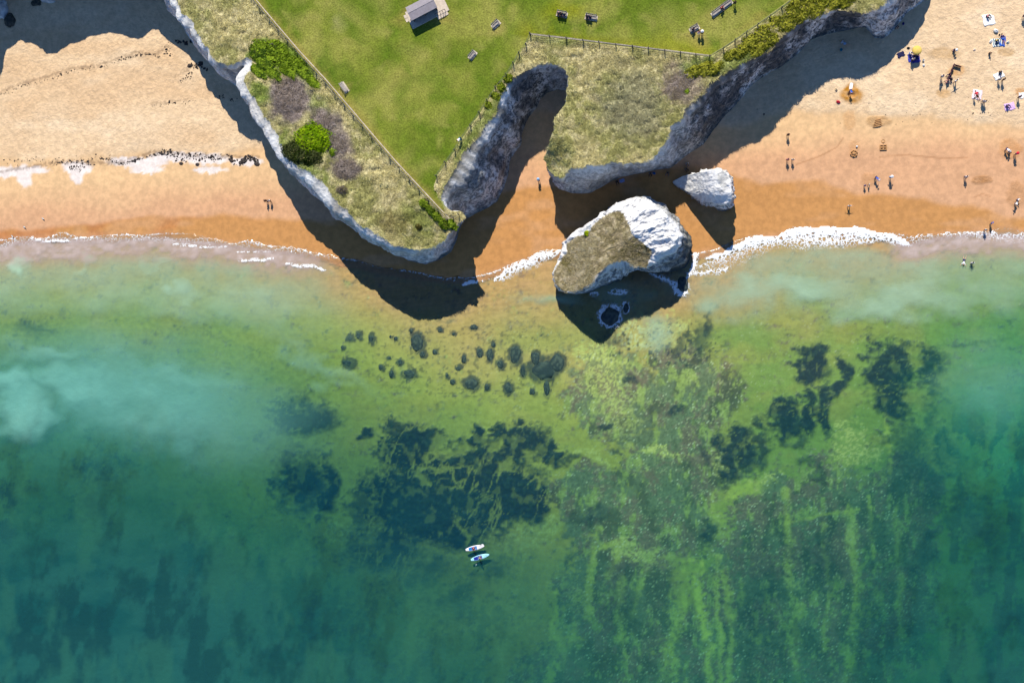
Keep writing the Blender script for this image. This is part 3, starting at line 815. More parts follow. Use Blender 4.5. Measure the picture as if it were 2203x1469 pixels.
for r in range(ROWS + 1):
    s = r / ROWS
    hf = bevel * np.minimum(1, s / .067) + (1 - bevel) * s
    p = top2 + (fot2 - top2) * hf[:, None]
    zz = topz + (fotz - topz) * s
    w = math.sin(math.pi * min(1, s * 1.02)) ** 0.6 if 0 < s < 1 else 0.0
    rel = 1.4 * (fbm(s_len / 5.5, zz / 7.0, 4, 160) - 0.5) + 1.5 * (np.round(fbm(s_len / 2.0, zz / 3.4, 3, 161) * 8) / 8 - 0.5) + 0.5 * (fbm(s_len / .8, zz / 1.2, 2, 163) - 0.5)
    strat = 0.28 * (vn(zz * 1.1 + .04 * s_len, zz * 0, 162) - 0.5)
    notch = -0.7 * np.exp(-((zz - fotz - 0.9) / 0.8) ** 2)
    p = p + nrm * ((rel + strat + notch) * w)[:, None]
    V.append(np.stack([p[:, 0], p[:, 1], zz], 1)); ST.append(stain_shade); HH.append(np.full(NC, s)); AL.append(algae * ss(2.6, 0.8, zz)); SL.append(s_len)
V = np.concatenate(V); ST = np.concatenate(ST); HH = np.concatenate(HH); AL = np.concatenate(AL); SL = np.concatenate(SL)
I, J = np.meshgrid(np.arange(NC - 1), np.arange(ROWS)); a = (J * NC + I).ravel()
cf = np.stack([a, a + NC, a + NC + 1, a + 1], 1)
CH = np.array([0.80, 0.79, 0.77])
c1 = fbm(SL / 2.2, V[:, 2] / 5.0, 4, 170); c2 = fbm(SL / 0.9, V[:, 2] / 1.2, 3, 171); c3 = fbm(SL / 6, V[:, 2] / 8, 3, 172)
CC = np.broadcast_to(CH, V.shape).copy() * (0.86 + 0.28 * c2)[:, None]
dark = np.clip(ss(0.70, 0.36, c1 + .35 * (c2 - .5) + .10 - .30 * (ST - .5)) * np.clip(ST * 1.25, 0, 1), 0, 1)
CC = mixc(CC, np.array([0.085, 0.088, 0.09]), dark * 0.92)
CC = mixc(CC, np.array([0.30, 0.23, 0.15]), ss(0.6, 0.75, c3) * 0.25)
CC = mixc(CC, np.array([0.10, 0.085, 0.05]), ss(0.05, 0.0, HH + .04 * (c2 - .5)) * 0.75 * (.35 + .65 * ss(.2, .6, ST)))      # soil under the turf
CC = mixc(CC, np.array([0.025, 0.03, 0.018]), np.clip(AL * (0.6 + c2), 0, 1) * .95)
def rockmat(name):
    m, nt, out = new_mat(name)
    p = nt.nodes.new('ShaderNodeBsdfPrincipled'); a = attr_node(nt, 'Col')
    n = noise_node(nt, 2.2, 6, 0.65); v = ramp(nt, n.outputs[0], 0.3, 0.7, 0.86, 1.08)
    c0 = mix_col(nt, 1.0, a.outputs['Color'], v, 'MULTIPLY')
    fl = noise_node(nt, 1.5, 8, 0.78)
    fk = math_n(nt, 'MULTIPLY', ramp(nt, fl.outputs[0], 0.44, 0.56), attr_node(nt, 'StainShade').outputs['Fac'])  # dark flecks: staining plus shade put into the rock colour
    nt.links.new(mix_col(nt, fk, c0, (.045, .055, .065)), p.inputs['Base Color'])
    p.inputs['Roughness'].default_value = 0.95; p.inputs['Specular IOR Level'].default_value = 0.1
    vo = nt.nodes.new('ShaderNodeTexVoronoi'); vo.inputs['Scale'].default_value = 1.7
    tc = nt.nodes.new('ShaderNodeTexCoord'); nt.links.new(tc.outputs['Object'], vo.inputs['Vector'])
    h = math_n(nt, 'ADD', math_n(nt, 'MULTIPLY', vo.outputs['Distance'], 0.5), n.outputs[0])
    nt.links.new(bump(nt, h, 0.22, 0.8), p.inputs['Normal'])
    nt.links.new(p.outputs[0], out.inputs[0]); return m
m_chalk = rockmat('chalk_rock')
me = mesh_np('cliff', V, cf); set_col(me, 'Col', np.clip(CC, .005, .85)); set_f(me, 'StainShade', np.clip(ST * 1.1 + .12, 0, .95) * ss(0.05, .16, HH))
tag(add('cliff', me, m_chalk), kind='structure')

# ---- cliff top: constrained triangulation, split into lawn and rough turf
LAWN_PX = [(430, -140), (545, 0), (592, 56), (640, 112), (700, 177), (760, 247), (805, 300), (850, 352), (920, 427), (962, 470), (952, 440), (933, 402), (940, 380), (959, 351), (979, 324), (993, 300), (1013, 272), (1032, 245), (1049, 218), (1067, 191), (1090, 163),
           (1105, 139), (1117, 117), (1132, 98), (1142, 76), (1183, 81), (1255, 90), (1325, 99), (1395, 107), (1464, 116), (1527, 123), (1556, 107), (1581, 90), (1606, 72), (1630, 56), (1656, 38), (1681, 20), (1720, -8), (1830, -90)]
lp = dens(LAWN_PX, 9.0)
lX, lY, lZ = top_at(lp[:, 0], lp[:, 1])
far_l = [(1300.0, 1500.0), (-1300.0, 1500.0)]
lawn_poly = list(zip(lX, lY)) + [(float(lX[-1]) + 130, float(lY[-1]) + 150), (400.0, 1200.0), (-900.0, 1200.0), (float(lX[0]) - 130, float(lY[0]) + 150)]
outer = [tuple(p) for p in top2] + [(float(top2[-1, 0]) + 10, 1500.0), (float(top2[0, 0]) - 10, 1500.0)]
verts = [Vector(p) for p in outer]; no = len(verts)
verts += [Vector(p) for p in lawn_poly]; nl = len(lawn_poly)
edges = [(no + i, no + (i + 1) % nl) for i in range(nl)]
# interior points: fine in the rough grass in view, coarser on the lawn, sparse beyond
xs, ys = np.meshgrid(np.arange(X0 - 12, X1 + 12, 0.42), np.arange(Y0, Y1 + 14, 0.42))
jx = xs.ravel() + rng.uniform(-.15, .15, xs.size); jy = ys.ravel() + rng.uniform(-.15, .15, ys.size)
op_np = np.array(outer)
k = inpoly(jx, jy, outer); jx, jy = jx[k], jy[k]
il = inpoly(jx, jy, lawn_poly)
keep = ~il | (rng.random(len(jx)) < 0.10)
jx, jy = jx[keep], jy[keep]
# keep clear of the border lines
def near(x, y, P, dist):
    P = np.asarray(P); cell = {}
    o = np.zeros(len(x), bool)
    for i0 in range(0, len(P), 64):
        Q = P[i0:i0 + 64]
        bb = (x > Q[:, 0].min() - dist) & (x < Q[:, 0].max() + dist) & (y > Q[:, 1].min() - dist) & (y < Q[:, 1].max() + dist)
        idx = np.nonzero(bb)[0]
        if len(idx):
            dd = np.hypot(x[idx, None] - Q[None, :, 0], y[idx, None] - Q[None, :, 1]).min(1)
            o[idx[dd < dist]] = True
    return o
k = ~near(jx, jy, op_np, 0.25)
jx, jy = jx[k], jy[k]
far_pts = [(x, y) for x in range(-1200, 1201, 120) for y in range(100, 1451, 120)]
verts += [Vector((float(x), float(y))) for x, y in zip(jx, jy)] + [Vector(p) for p in far_pts if inpoly(np.array([p[0]]), np.array([p[1]]), outer)[0]]
vo_, ed_, fa_, ov_, oe_, of_ = delaunay_2d_cdt(verts, edges, [list(range(no))], 1, 1e-4)
P2 = np.array([(v.x, v.y) for v in vo_]); TF = np.array([f for f in fa_ if len(f) == 3])
tg = gpx(P2[:, 0], P2[:, 1])
TZ = hz(*tg)
cen = P2[TF].mean(1)
lawn_face = inpoly(cen[:, 0], cen[:, 1], lawn_poly)
is_lawn_v = np.zeros(len(P2), bool); is_lawn_v[np.unique(TF[lawn_face])] = True
is_rough_v = np.zeros(len(P2), bool); is_rough_v[np.unique(TF[~lawn_face])] = True
edge_v = near(P2[:, 0], P2[:, 1], op_np, 0.02) | (is_lawn_v & is_rough_v)
clump = fbm(P2[:, 0] / 1.0, P2[:, 1] / 0.75, 2, 180)
TZ = TZ + np.where(is_rough_v & ~edge_v, 0.55 * (clump - 0.42), 0.0)
def split(mask):
    f = TF[mask]; idx = np.unique(f); mp = np.full(len(P2), -1); mp[idx] = np.arange(len(idx))
    return idx, mp[f]
# photo pixel of every cliff-top point, for the plant cover
def img(X, Y, Z):
    P = np.stack([X, Y, np.asarray(Z) - HC], -1) @ RM
    return W / 2 + F * P[..., 0] / -P[..., 2], H / 2 - F * P[..., 1] / -P[..., 2]
ipx, ipy = img(P2[:, 0], P2[:, 1], TZ)

def rough_cols(x, y):
    """colour of the rough cliff-top grass at a photo pixel"""
    a = fbm(x / 60, y / 60, 4, 190); b = fbm(x / 14, y / 14, 3, 191)
    c = mixc(np.broadcast_to(T(178, 165, 108), (len(x), 3)), T(152, 146, 86), ss(.4, .62, a))
    c = mixc(c, T(198, 184, 132), ss(.52, .7, b) * .6)
    gr = ss(1, .3, ell(x, y, (1360, 230, 120, 110)) + .8 * (a - .5))
    c = mixc(c, T(136, 132, 96), gr * .75)                                       # the mid headland is greyer
    c = mixc(c, T(158, 138, 120), ss(1, .4, ell(x, y, (1470, 180, 60, 60)) + 1.2 * (b - .5)) * .7)
    for e in ((565, 200, 40, 22, 30, .8), (595, 122, 62, 36, 10, 1.0), (640, 140, 60, 26, 45, .95), (690, 300, 50, 40, 0, .6), (600, 330, 30, 60, 20, .6), (690, 235, 80, 20, 52, .5), (905, 470, 50, 26, 40, .35), (660, 360, 60, 18, 30, .6), (1190, 85, 60, 12, 5, .35), (1500, 140, 50, 20, -20, .6), (1580, 130, 60, 22, -30, .6), (1040, 260, 12, 120, 35, .6), (960, 420, 14, 60, 30, .6)):
        c = mixc(c, T(112, 132, 44), ss(1.2, .5, ell(x, y, e) + .9 * (b - .5)) * e[5])
    for e in ((625, 215, 52, 58, 20, .9), (720, 290, 34, 70, -25, .8), (745, 365, 40, 26, -10, .8), (690, 265, 30, 26, 0, .7)):
        c = mixc(c, T(140, 124, 112), ss(1.15, .6, ell(x, y, e) + .8 * (b - .5)) * e[5])
    for e in ((850, 480, 45, 30, 0, .45), (830, 478, 20, 20, 0, .5)):
        c = mixc(c, T(110, 98, 56), ss(1.2, .4, ell(x, y, e) + .6 * (b - .5)) * e[5])
    return np.clip(c * np.array([1.27, 1.32, 1.58]), 0, .8)
m_turf = attr_mat('rough_turf', rough=0.95, grain=3.0, gamt=0.3, bscale=1.6, bdist=0.30, grain2=9.0, spec=0.05)
m_lawn = attr_mat('lawn_grass', rough=0.9, grain=4.0, gamt=0.36, bscale=4.0, bdist=0.10, grain2=0.8, spec=0.1)
idx, f = split(~lawn_face)
me = mesh_np('turf', np.stack([P2[idx, 0], P2[idx, 1], TZ[idx]], 1), f)
cc = rough_cols(ipx[idx], ipy[idx]) * (0.80 + 0.65 * clump[idx])[:, None]
set_col(me, 'Col', np.clip(cc, .005, .8))
tag(add('turf', me, m_turf), kind='structure')
idx, f = split(lawn_face)
x, y = ipx[idx], ipy[idx]
a = fbm(x / 75, y / 60, 4, 200); b = fbm(x / 22, y / 18, 4, 201)
cc = mixc(np.broadcast_to(T(127, 143, 52), (len(x), 3)), T(104, 128, 36), ss(.48, .66, a))
cc = mixc(cc, T(152, 158, 74), ss(.5, .34, a) * .8)
cc = mixc(cc, T(88, 122, 24), ss(.58, .72, b) * .55)
cc = mixc(cc, T(168, 168, 92), ss(.46, .3, b) * .45)
for e, c, k in (((1210, 25, 40, 16), T(140, 150, 20), .8), ((1280, 85, 120, 8, 6), T(120, 140, 18), .7), ((1470, 100, 90, 14, 10), T(140, 150, 24), .6), ((690, 135, 26, 8, 50), T(76, 112, 16), .6), ((700, 150, 14, 24, -40), T(74, 112, 20), .7), ((640, 50, 20, 16), T(170, 164, 96), .5),
                ((905, 90, 60, 20, -25), T(86, 118, 24), .5), ((740, 40, 22, 10, -30), T(190, 186, 140), .55), ((950, 30, 20, 20), T(166, 150, 84), .5), ((870, 40, 12, 34, 20), T(160, 146, 80), .6), ((1640, 30, 60, 8, -35), T(164, 150, 80), .5), ((743, 194, 12, 10), T(178, 164, 98), .7), ((1019, 128, 12, 10), T(178, 164, 98), .6), ((1069, 62, 12, 10), T(178, 164, 98), .6), ((1274, 48, 16, 10), T(178, 164, 98), .6), ((1496, 74, 18, 12), T(184, 166, 104), .7), ((1556, 30, 26, 14, -35), T(178, 164, 98), .6), ((1000, 90, 130, 5, -35), T(160, 154, 84), .45), ((1400, 66, 150, 5, 8), T(160, 154, 84), .4), ((820, 130, 110, 5, 30), T(158, 154, 82), .4)):
    cc = mixc(cc, c, ss(1.3, .4, ell(x, y, e) + .9 * (b - .5)) * k)
d, _ = dline(x, y, [(545, 0), (640, 112), (760, 247), (850, 352), (965, 473)])
cc = mixc(cc, T(176, 160, 88), ss(16, 3, d + 8 * (b - .5)) * .65)
d, _ = dline(x, y, [(1142, 76), (1325, 99), (1527, 123)])
cc = mixc(cc, T(150, 150, 30), ss(12, 3, d + 6 * (b - .5)) * .6)
me = mesh_np('lawn', np.stack([P2[idx, 0], P2[idx, 1], TZ[idx]], 1), f)
set_col(me, 'Col', np.clip(cc * np.array([.97, .90, .86]), .005, .8))
tag(add('lawn', me, m_lawn), kind='structure')
def top_z(X, Y):
    return float(hz(*gpx(X, Y)))
def put_top(px, py):
    X, Y, z = top_at(np.array([float(px)]), np.array([float(py)]))
    return float(X[0]), float(Y[0]), float(z[0])

# ================================================================== SEA STACKS
def resample(P, n, c):
    """closed outline -> radius for n angles about c (star-shaped)"""
    P = np.asarray(P, float); Q = dens(np.concatenate([P, P[:1]]), 1.5)
    an = np.arctan2(Q[:, 1] - c[1], Q[:, 0] - c[0]); rr = np.hypot(Q[:, 0] - c[0], Q[:, 1] - c[1])
    th = np.linspace(-math.pi, math.pi, n, endpoint=False); o = np.zeros(n)
    bins = ((an + math.pi) / (2 * math.pi) * n).astype(int) % n
    for i in range(n):
        k = bins == i
        o[i] = rr[k].max() if k.any() else np.nan
    bad = np.isnan(o)
    o[bad] = np.interp(th[bad], th[~bad], o[~bad], period=2 * math.pi)
    return th, o

def stack_mesh(name, rim, foot, c, zfun, colfun, n=360, rows=26, rings=34, notch=0.8, rough=1.0, ridge=.15):
    """rim: outline of the top (image pixels), foot: outline at the water (ground pixels)"""
    th, r0 = resample(rim, n, c); _, r1 = resample(foot, n, c)
    k9 = np.hanning(7); k9 /= k9.sum()
    sm = lambda a: np.convolve(np.concatenate([a[-3:], a, a[:3]]), k9, 'valid')
    r0, r1 = sm(r0), sm(r1)
    V = []; U = []
    rx, ry = c[0] + r0 * np.cos(th), c[1] + r0 * np.sin(th)
    fx, fy = c[0] + r1 * np.cos(th), c[1] + r1 * np.sin(th)
    # cap: rings from the centre to the rim
    for k in range(1, rings + 1):
        t = (k / rings) ** 0.8
        x, y = c[0] + (rx - c[0]) * t, c[1] + (ry - c[1]) * t
        z = zfun(x, y) + (0.35 * (fbm(x / 9, y / 9, 3, 210) - .5) - ridge * ss(.10, .0, np.abs(fbm(x / 22 + y / 40, y / 12, 4, 211) - .5)) - ridge * .6 * ss(.06, .0, np.abs(fbm(x / 9, y / 7, 3, 212) - .5))) * (1 if k < rings else 0.3)
        X, Y = at(x, y, z)
        V.append(np.stack([X, Y, z], 1)); U.append(np.stack([x, y, np.zeros(n), np.full(n, t)], 1))
    tX, tY, tz = V[-1][:, 0], V[-1][:, 1], V[-1][:, 2]
    bX, bY = at(fx, fy, 0.0); bz = np.minimum(gz(*gpx(bX, bY)) - 0.6, -0.4)
    cX, cY = at(c[0], c[1], 3.0)
    ox, oy = bX - cX, bY - cY; l = np.hypot(ox, oy); ox /= l; oy /= l
    for r in range(1, rows + 1):
        s = r / rows
        z = tz + (bz - tz) * s
        hf = 0.18 * min(1, s / .12) + .82 * s
        w = math.sin(math.pi * s) ** .6 if s < 1 else 0
        stp = .55 * (np.floor(z * .85 + 1.5 * fbm(th * 5, z * 0, 2, 223)) % 2 - .5) * w
        e = stp * rough + rough * (1.3 * (fbm(th * 7 + 9, z / 3.5, 4, 220) - .5) + .5 * (fbm(th * 26, z / 1.2, 3, 221) - .5)) * w - notch * np.exp(-((z - 0.7) / .7) ** 2) * (s < .97)
        V.append(np.stack([tX + (bX - tX) * hf + ox * e, tY + (bY - tY) * hf + oy * e, z], 1)); U.append(np.stack([rx, ry, np.full(n, s), np.ones(n)], 1))
    X, Y = at(c[0], c[1], float(zfun(np.array([c[0]]), np.array([c[1]]))[0]))
    V = np.concatenate(V + [np.array([[X, Y, float(zfun(np.array([c[0]]), np.array([c[1]]))[0])]])]); U = np.concatenate(U + [np.array([[c[0], c[1], 0, 0]])])
    nr = rings + rows
    I, J = np.meshgrid(np.arange(n), np.arange(nr - 1))
    a = (J * n + I).ravel(); b = (J * n + (I + 1) % n).ravel()
    q = np.stack([a, a + n, b + n, b], 1)
    tri = np.concatenate([q[:, [0, 1, 2]], q[:, [0, 2, 3]], np.stack([np.full(n, len(V) - 1), np.arange(n), (np.arange(n) + 1) % n], 1)])
    me = mesh_np(name, V, tri)
    set_col(me, 'Col', np.clip(colfun(U, V), .005, .85)); set_f(me, 'StainShade', .72 * ss(.08, .3, U[:, 2]))  # shade of the stack's faces painted dark below the rim
    return me, V, U

S_RIM = [(1190, 590), (1203, 553), (1212, 523), (1230, 502), (1268, 484), (1298, 457), (1322, 446), (1340, 436), (1369, 425), (1388, 430), (1394, 438), (1402, 440), (1412, 446), (1428, 462), (1442, 480), (1452, 498), (1458, 514), (1450, 530), (1430, 542), (1414, 548), (1402, 548), (1399, 556), (1390, 574), (1369, 572), (1358, 570),
         (1348, 560), (1328, 560), (1304, 571), (1284, 588), (1278, 604), (1256, 618), (1235, 627), (1211, 626), (1197, 612)]
S_FOOT = [(1194, 592), (1205, 560), (1216, 530), (1234, 508), (1270, 490), (1300, 464), (1324, 452), (1344, 442), (1372, 430), (1394, 428), (1415, 438), (1434, 447), (1458, 470), (1473, 491), (1490, 512), (1496, 536), (1494, 560), (1484, 580), (1450, 590), (1429, 590), (1411, 592), (1396, 588), (1378, 584), (1364, 584), (1352, 596),
          (1340, 606), (1318, 614), (1290, 622), (1266, 632), (1245, 633), (1222, 631), (1202, 620)]
S_GRASS = [(1331, 454), (1340, 459), (1351, 480), (1360, 504), (1381, 522), (1402, 540), (1399, 552), (1390, 576), (1369, 575), (1360, 574), (1349, 562), (1328, 562), (1304, 573), (1283, 591), (1277, 608), (1256, 620), (1235, 629), (1211, 628), (1194, 613), (1189, 586), (1204, 564), (1219, 541), (1219, 524), (1237, 510), (1262, 503), (1282, 479), (1306, 461)]
def s_z(x, y):
    z = 4.2 + 6.4 * ss(1200, 1290, x) - 2.6 * ss(95, 5, np.hypot(x - 1392, y - 585)) - 1.6 * ss(1390, 1480, x) - 1.0 * ss(470, 430, y)
    w_ = ~inpoly(x, y, S_GRASS)
    z = z + w_ * (1.5 * (np.round(fbm(x / 26 + y / 50, y / 15, 3, 239) * 7) / 7 - .5) + .25 * (fbm(x / 5, y / 5, 2, 240) - .5))
    return z
def s_col(U, V):
    x, y = U[:, 0], U[:, 1]
    n_ = fbm(x / 8, y / 8, 4, 230); th = np.arctan2(y - 525, x - 1335)
    c = np.broadcast_to(np.array([.82, .81, .80]), V.shape).copy() * (0.85 + .3 * fbm(x / 4, V[:, 2] * 1.4 + y / 4, 3, 231))[:, None]
    g = inpoly(x + 7 * (n_ - .5), y + 7 * (fbm(x / 8 + 50, y / 8, 4, 232) - .5), S_GRASS) & (U[:, 2] < .03)
    gc = mixc(np.broadcast_to(T(172, 160, 124), V.shape), T(200, 186, 154), ss(.45, .65, n_))
    gc = mixc(gc, T(120, 112, 70), ss(.55, .7, fbm(x / 20, y / 20, 3, 233)))
    c[g] = gc[g] * (0.75 + .5 * fbm(x[g] / 2.5, y[g] / 2.5, 2, 234))[:, None]
    ck = ss(.03, .0, np.abs(fbm(x / 16 + y / 30, y / 9, 4, 238) - .5)) * (U[:, 2] < .05) * ~g
    c = mixc(c, np.array([.30, .30, .31]), ck * .6)
    # weedy right flank and dark wave-washed foot
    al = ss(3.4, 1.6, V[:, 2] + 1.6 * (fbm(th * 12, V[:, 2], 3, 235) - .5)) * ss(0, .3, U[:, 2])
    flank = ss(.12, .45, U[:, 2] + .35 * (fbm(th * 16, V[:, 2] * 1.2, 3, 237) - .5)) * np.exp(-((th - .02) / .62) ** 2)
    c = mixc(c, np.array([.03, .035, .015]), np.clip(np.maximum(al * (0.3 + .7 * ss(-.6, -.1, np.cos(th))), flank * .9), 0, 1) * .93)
    c = mixc(c, np.array([.12, .13, .13]), ss(.56, .7, fbm(th * 9, V[:, 2] / 2, 4, 236)) * .55 * (U[:, 2] > .05))
    return c
stack = empty('sea_stack', (*at(1340., 540.), 0.0))
tag(stack, 'large white chalk sea stack with a brown grass cap at the water\'s edge', 'sea stack')
def child(name, me, mats, parent):
    o = add(name, me, mats, parent)
    o.matrix_parent_inverse = Matrix.Translation(-Vector(parent.location))
    return o
me, SV, SU = stack_mesh('stack_rock', S_RIM, S_FOOT, (1335, 525), s_z, s_col)
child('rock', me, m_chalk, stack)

K_RIM = [(1445, 391), (1468, 379), (1519, 368), (1549, 364), (1563, 372), (1571, 388), (1573, 415), (1574, 432), (1560, 440), (1540, 436), (1519, 434), (1500, 426), (1474, 408), (1455, 398)]
K_FOOT = [(1446, 393), (1470, 383), (1520, 374), (1550, 370), (1566, 378), (1575, 392), (1577, 420), (1580, 442), (1576, 452), (1556, 460), (1543, 455), (1538, 447), (1519, 447), (1503, 440), (1474, 416), (1454, 401)]
def k_z(x, y):
    return 1.2 + 7.6 * ss(1446, 1566, x + .35 * (420 - y)) - 1.2 * ss(412, 440, y)
def k_col(U, V):
    x, y = U[:, 0], U[:, 1]
    c = np.broadcast_to(np.array([.82, .81, .80]), V.shape).copy() * (0.86 + .28 * fbm(x / 4, y / 4 + V[:, 2], 3, 241))[:, None]
    dk = ss(1.2, .5, ell(x, y, (1556, 388, 14, 26)) + 1.6 * (fbm(x / 5, y / 5 + V[:, 2], 3, 242) - .5)) * .8
    al = ss(2.6, 1.0, V[:, 2] + (fbm(x / 6, y / 6, 3, 243) - .5)) * ss(1500, 1555, x) * ss(390, 430, y)
    c = mixc(c, np.array([.10, .11, .10]), dk * .6)
    return mixc(c, np.array([.03, .035, .018]), al)
small = empty('sea_stack', (*at(1515., 410.), 0.0))
tag(small, 'small white wedge-shaped chalk stack standing on the sand right of the large one', 'sea stack')
me, KV, KU = stack_mesh('small_stack_rock', K_RIM, K_FOOT, (1520, 408), k_z, k_col, n=240, rows=16, rings=26, notch=.4, rough=.8, ridge=.05)
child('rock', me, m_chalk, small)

# ================================================================== PLANTS ON THE CLIFF TOP
def blades(X, Y, Z, C, nb, L, Wd, lean, wind=(0.25, -0.35), seed=1):
    """tufts of triangular blades as one mesh"""
    r = np.random.default_rng(seed); n = len(X)
    X = np.repeat(X, nb); Y = np.repeat(Y, nb); Z = np.repeat(Z, nb); C = np.repeat(C, nb, 0); L = np.repeat(np.broadcast_to(L, n), nb) * r.uniform(.6, 1.25, n * nb)
    a = r.uniform(0, 2 * math.pi, n * nb)
    bx, by = X + r.normal(0, .09, n * nb), Y + r.normal(0, .09, n * nb)
    dx, dy = np.cos(a) * lean + wind[0], np.sin(a) * lean + wind[1]
    w = Wd * r.uniform(.6, 1.2, n * nb)
    px, py = -np.sin(a) * w, np.cos(a) * w
    z0 = Z - 0.05
    V = np.stack([np.stack([bx - px, by - py, z0], 1), np.stack([bx + px, by + py, z0], 1), np.stack([bx + dx * L, by + dy * L, Z + L * .42], 1)], 1).reshape(-1, 3)
    Fc = np.arange(len(V)).reshape(-1, 3)
    cc = np.repeat(C * r.uniform(.72, 1.25, (n * nb, 1)), 3, 0)
    return V, Fc, cc
m_blade = leaf_mat('grass_blades', 1.2, .12)
npt = 190000
rx_, ry_ = rng.uniform(355, 2010, npt), rng.uniform(-12, 552, npt)
bX_, bY_, bZ_ = top_at(rx_, ry_)
k = inpoly(bX_, bY_, outer) & ~inpoly(bX_, bY_, lawn_poly)
bX_, bY_, bZ_, rx_, ry_ = bX_[k], bY_[k], bZ_[k], rx_[k], ry_[k]
cl = fbm(bX_ / 1.0, bY_ / .75, 2, 180)
V, Fc, cc = blades(bX_, bY_, bZ_ + .55 * (cl - .42), rough_cols(rx_, ry_) * (0.85 + .8 * cl)[:, None], 4, .34 + .3 * (cl - .5), .05, .7)
me = mesh_np('tussock_grass', V, Fc, smooth=False); set_col(me, 'Col', np.clip(cc, .004, .8))
tag(add('tussock_grass', me, m_blade), 'straw-coloured rough tussock grass covering the cliff tops', 'grass', kind='stuff')
# grass on the big stack
gsel = rng.uniform(0, 1, (9000, 2)); sgx = 1188 + gsel[:, 0] * 218; sgy = 450 + gsel[:, 1] * 182
k = inpoly(sgx, sgy, S_GRASS); sgx, sgy = sgx[k], sgy[k]; sgz = s_z(sgx, sgy); aX, aY = at(sgx, sgy, sgz)
n_ = fbm(sgx / 8, sgy / 8, 4, 230)
V, Fc, cc = blades(aX, aY, sgz, mixc(np.broadcast_to(T(166, 154, 118), (len(sgx), 3)), T(194, 180, 148), ss(.45, .65, n_)) * 1.3, 4, .22, .045, .6, seed=3)
me = mesh_np('grass_cap', V, Fc, smooth=False); set_col(me, 'Col', np.clip(cc, .004, .8))
o = child('grass_cap', me, m_blade, stack); o['kind'] = 'stuff'

m_leaf = leaf_mat('leaves', 2.0, .15, .35)
m_twig = plain('twig_bark', (.10, .08, .06), .9, .3, 8)
def shrub(name, px, py, rx, ry, h, c0, c1, label, group=None, n=900, leaf=.16, tilt=0, thin=False, z0=None, cat='shrub', seed=0):
    r = np.random.default_rng(int(px * 7 + py * 13 + seed))
    if z0 is None: X, Y, Z = put_top(px, py)
    else:
        Z = z0; X, Y = [float(q) for q in at(px, py, Z)]
    ro = empty(name, (X, Y, Z)); tag(ro, label, cat, group)
    a, b = rx / 13.9, ry / 13.9
    u = r.uniform(0, 2 * math.pi, n); t = np.arccos(r.uniform(.0, 1, n))
    lump = 1 + .35 * (fbm(np.cos(u) * 2.2 + 5, np.sin(u) * 2.2 + t * 2.0, 3, int(px)) - .5) * 2
    rr = lump * r.uniform(.72, 1.04, n)
    ca, sa = math.cos(R(-tilt)), math.sin(R(-tilt))
    lx, ly = a * rr * np.sin(t) * np.cos(u), b * rr * np.sin(t) * np.sin(u)
    x, y, z = lx * ca - ly * sa, lx * sa + ly * ca, h * rr * np.cos(t)
    nrm_ = np.stack([np.sin(t) * np.cos(u), np.sin(t) * np.sin(u), np.cos(t) + .5], 1) + r.normal(0, .55, (n, 3))
    nrm_ /= np.linalg.norm(nrm_, axis=1)[:, None]
    ref = r.normal(0, 1, (n, 3)); e1 = np.cross(nrm_, ref); e1 /= np.linalg.norm(e1, axis=1)[:, None]; e2 = np.cross(nrm_, e1)
    s = leaf * r.uniform(.6, 1.3, n)[:, None]
    P = np.stack([x, y, z], 1); wd = .12 if thin else .62
    V = np.stack([P - e1 * s, P - e2 * s * wd, P + e1 * s, P + e2 * s * wd], 1).reshape(-1, 3)
    Fq = np.arange(4 * n).reshape(-1, 4)
    k = np.clip(fbm(x * 1.3 + 9, y * 1.3, 3, int(py) + 5) + r.normal(0, .13, n), 0, 1)
    cc = np.repeat(mixc(np.broadcast_to(np.asarray(c0), (n, 3)), c1, ss(.3, .7, k)), 4, 0)
    me = mesh_np('foliage', V, Fq, smooth=False); set_col(me, 'Col', np.clip(cc, .004, .8))
    add('twigs' if thin else 'foliage', me, m_leaf, ro)
    mb = MB()
    for q in range(5):
        an = q * 1.3 + px; e = Vector((math.cos(an) * a * .55, math.sin(an) * b * .55, h * .6))
        mb.tube([(0, 0, -.1), e * .45 + Vector((0, 0, h * .12)), e], [.05, .035, .012], 5)
    add('stem', mb.mesh('stem'), m_twig, ro)
    return ro
GA, GB = T(112, 140, 34), T(176, 204, 60)
YA, YB = T(120, 126, 40), T(200, 198, 74)
DA, DB = T(50, 66, 22), T(96, 104, 62)
shrub('bush', 674, 298, 42, 36, 1.25, T(128, 168, 20), T(184, 214, 40), 'large bright lime-green rounded bush on the western promontory', n=2600, tilt=20)
shrub('bush', 648, 330, 48, 26, 1.0, DA, DB, 'dark grey-green bush against the lower left side of the lime-green bush', n=2200, tilt=20)
shrub('bush', 716, 328, 9, 9, .5, GA, GB, 'tiny green tuft bush right of the lime-green bush', n=200)
shrub('bush', 736, 410, 14, 10, .8, T(104, 92, 86), T(146, 130, 126), 'small round grey bush alone in the grass below the lime-green bush', n=600, thin=True)
shrub('bush', 901, 488, 8, 7, .5, T(70, 70, 30), T(120, 110, 60), 'small brown-green bush near the tip of the promontory', n=220)
shrub('bush', 1478, 197, 5, 5, .3, GA, GB, 'tiny green bush at the edge of the eastern cliff grass', n=120)
shrub('bush', 1263, 502, 6, 6, .35, T(120, 150, 10), T(190, 210, 30), 'tiny yellow-green bush on the grass cap of the large stack', n=160, z0=float(s_z(np.array([1263.]), np.array([502.]))[0]))
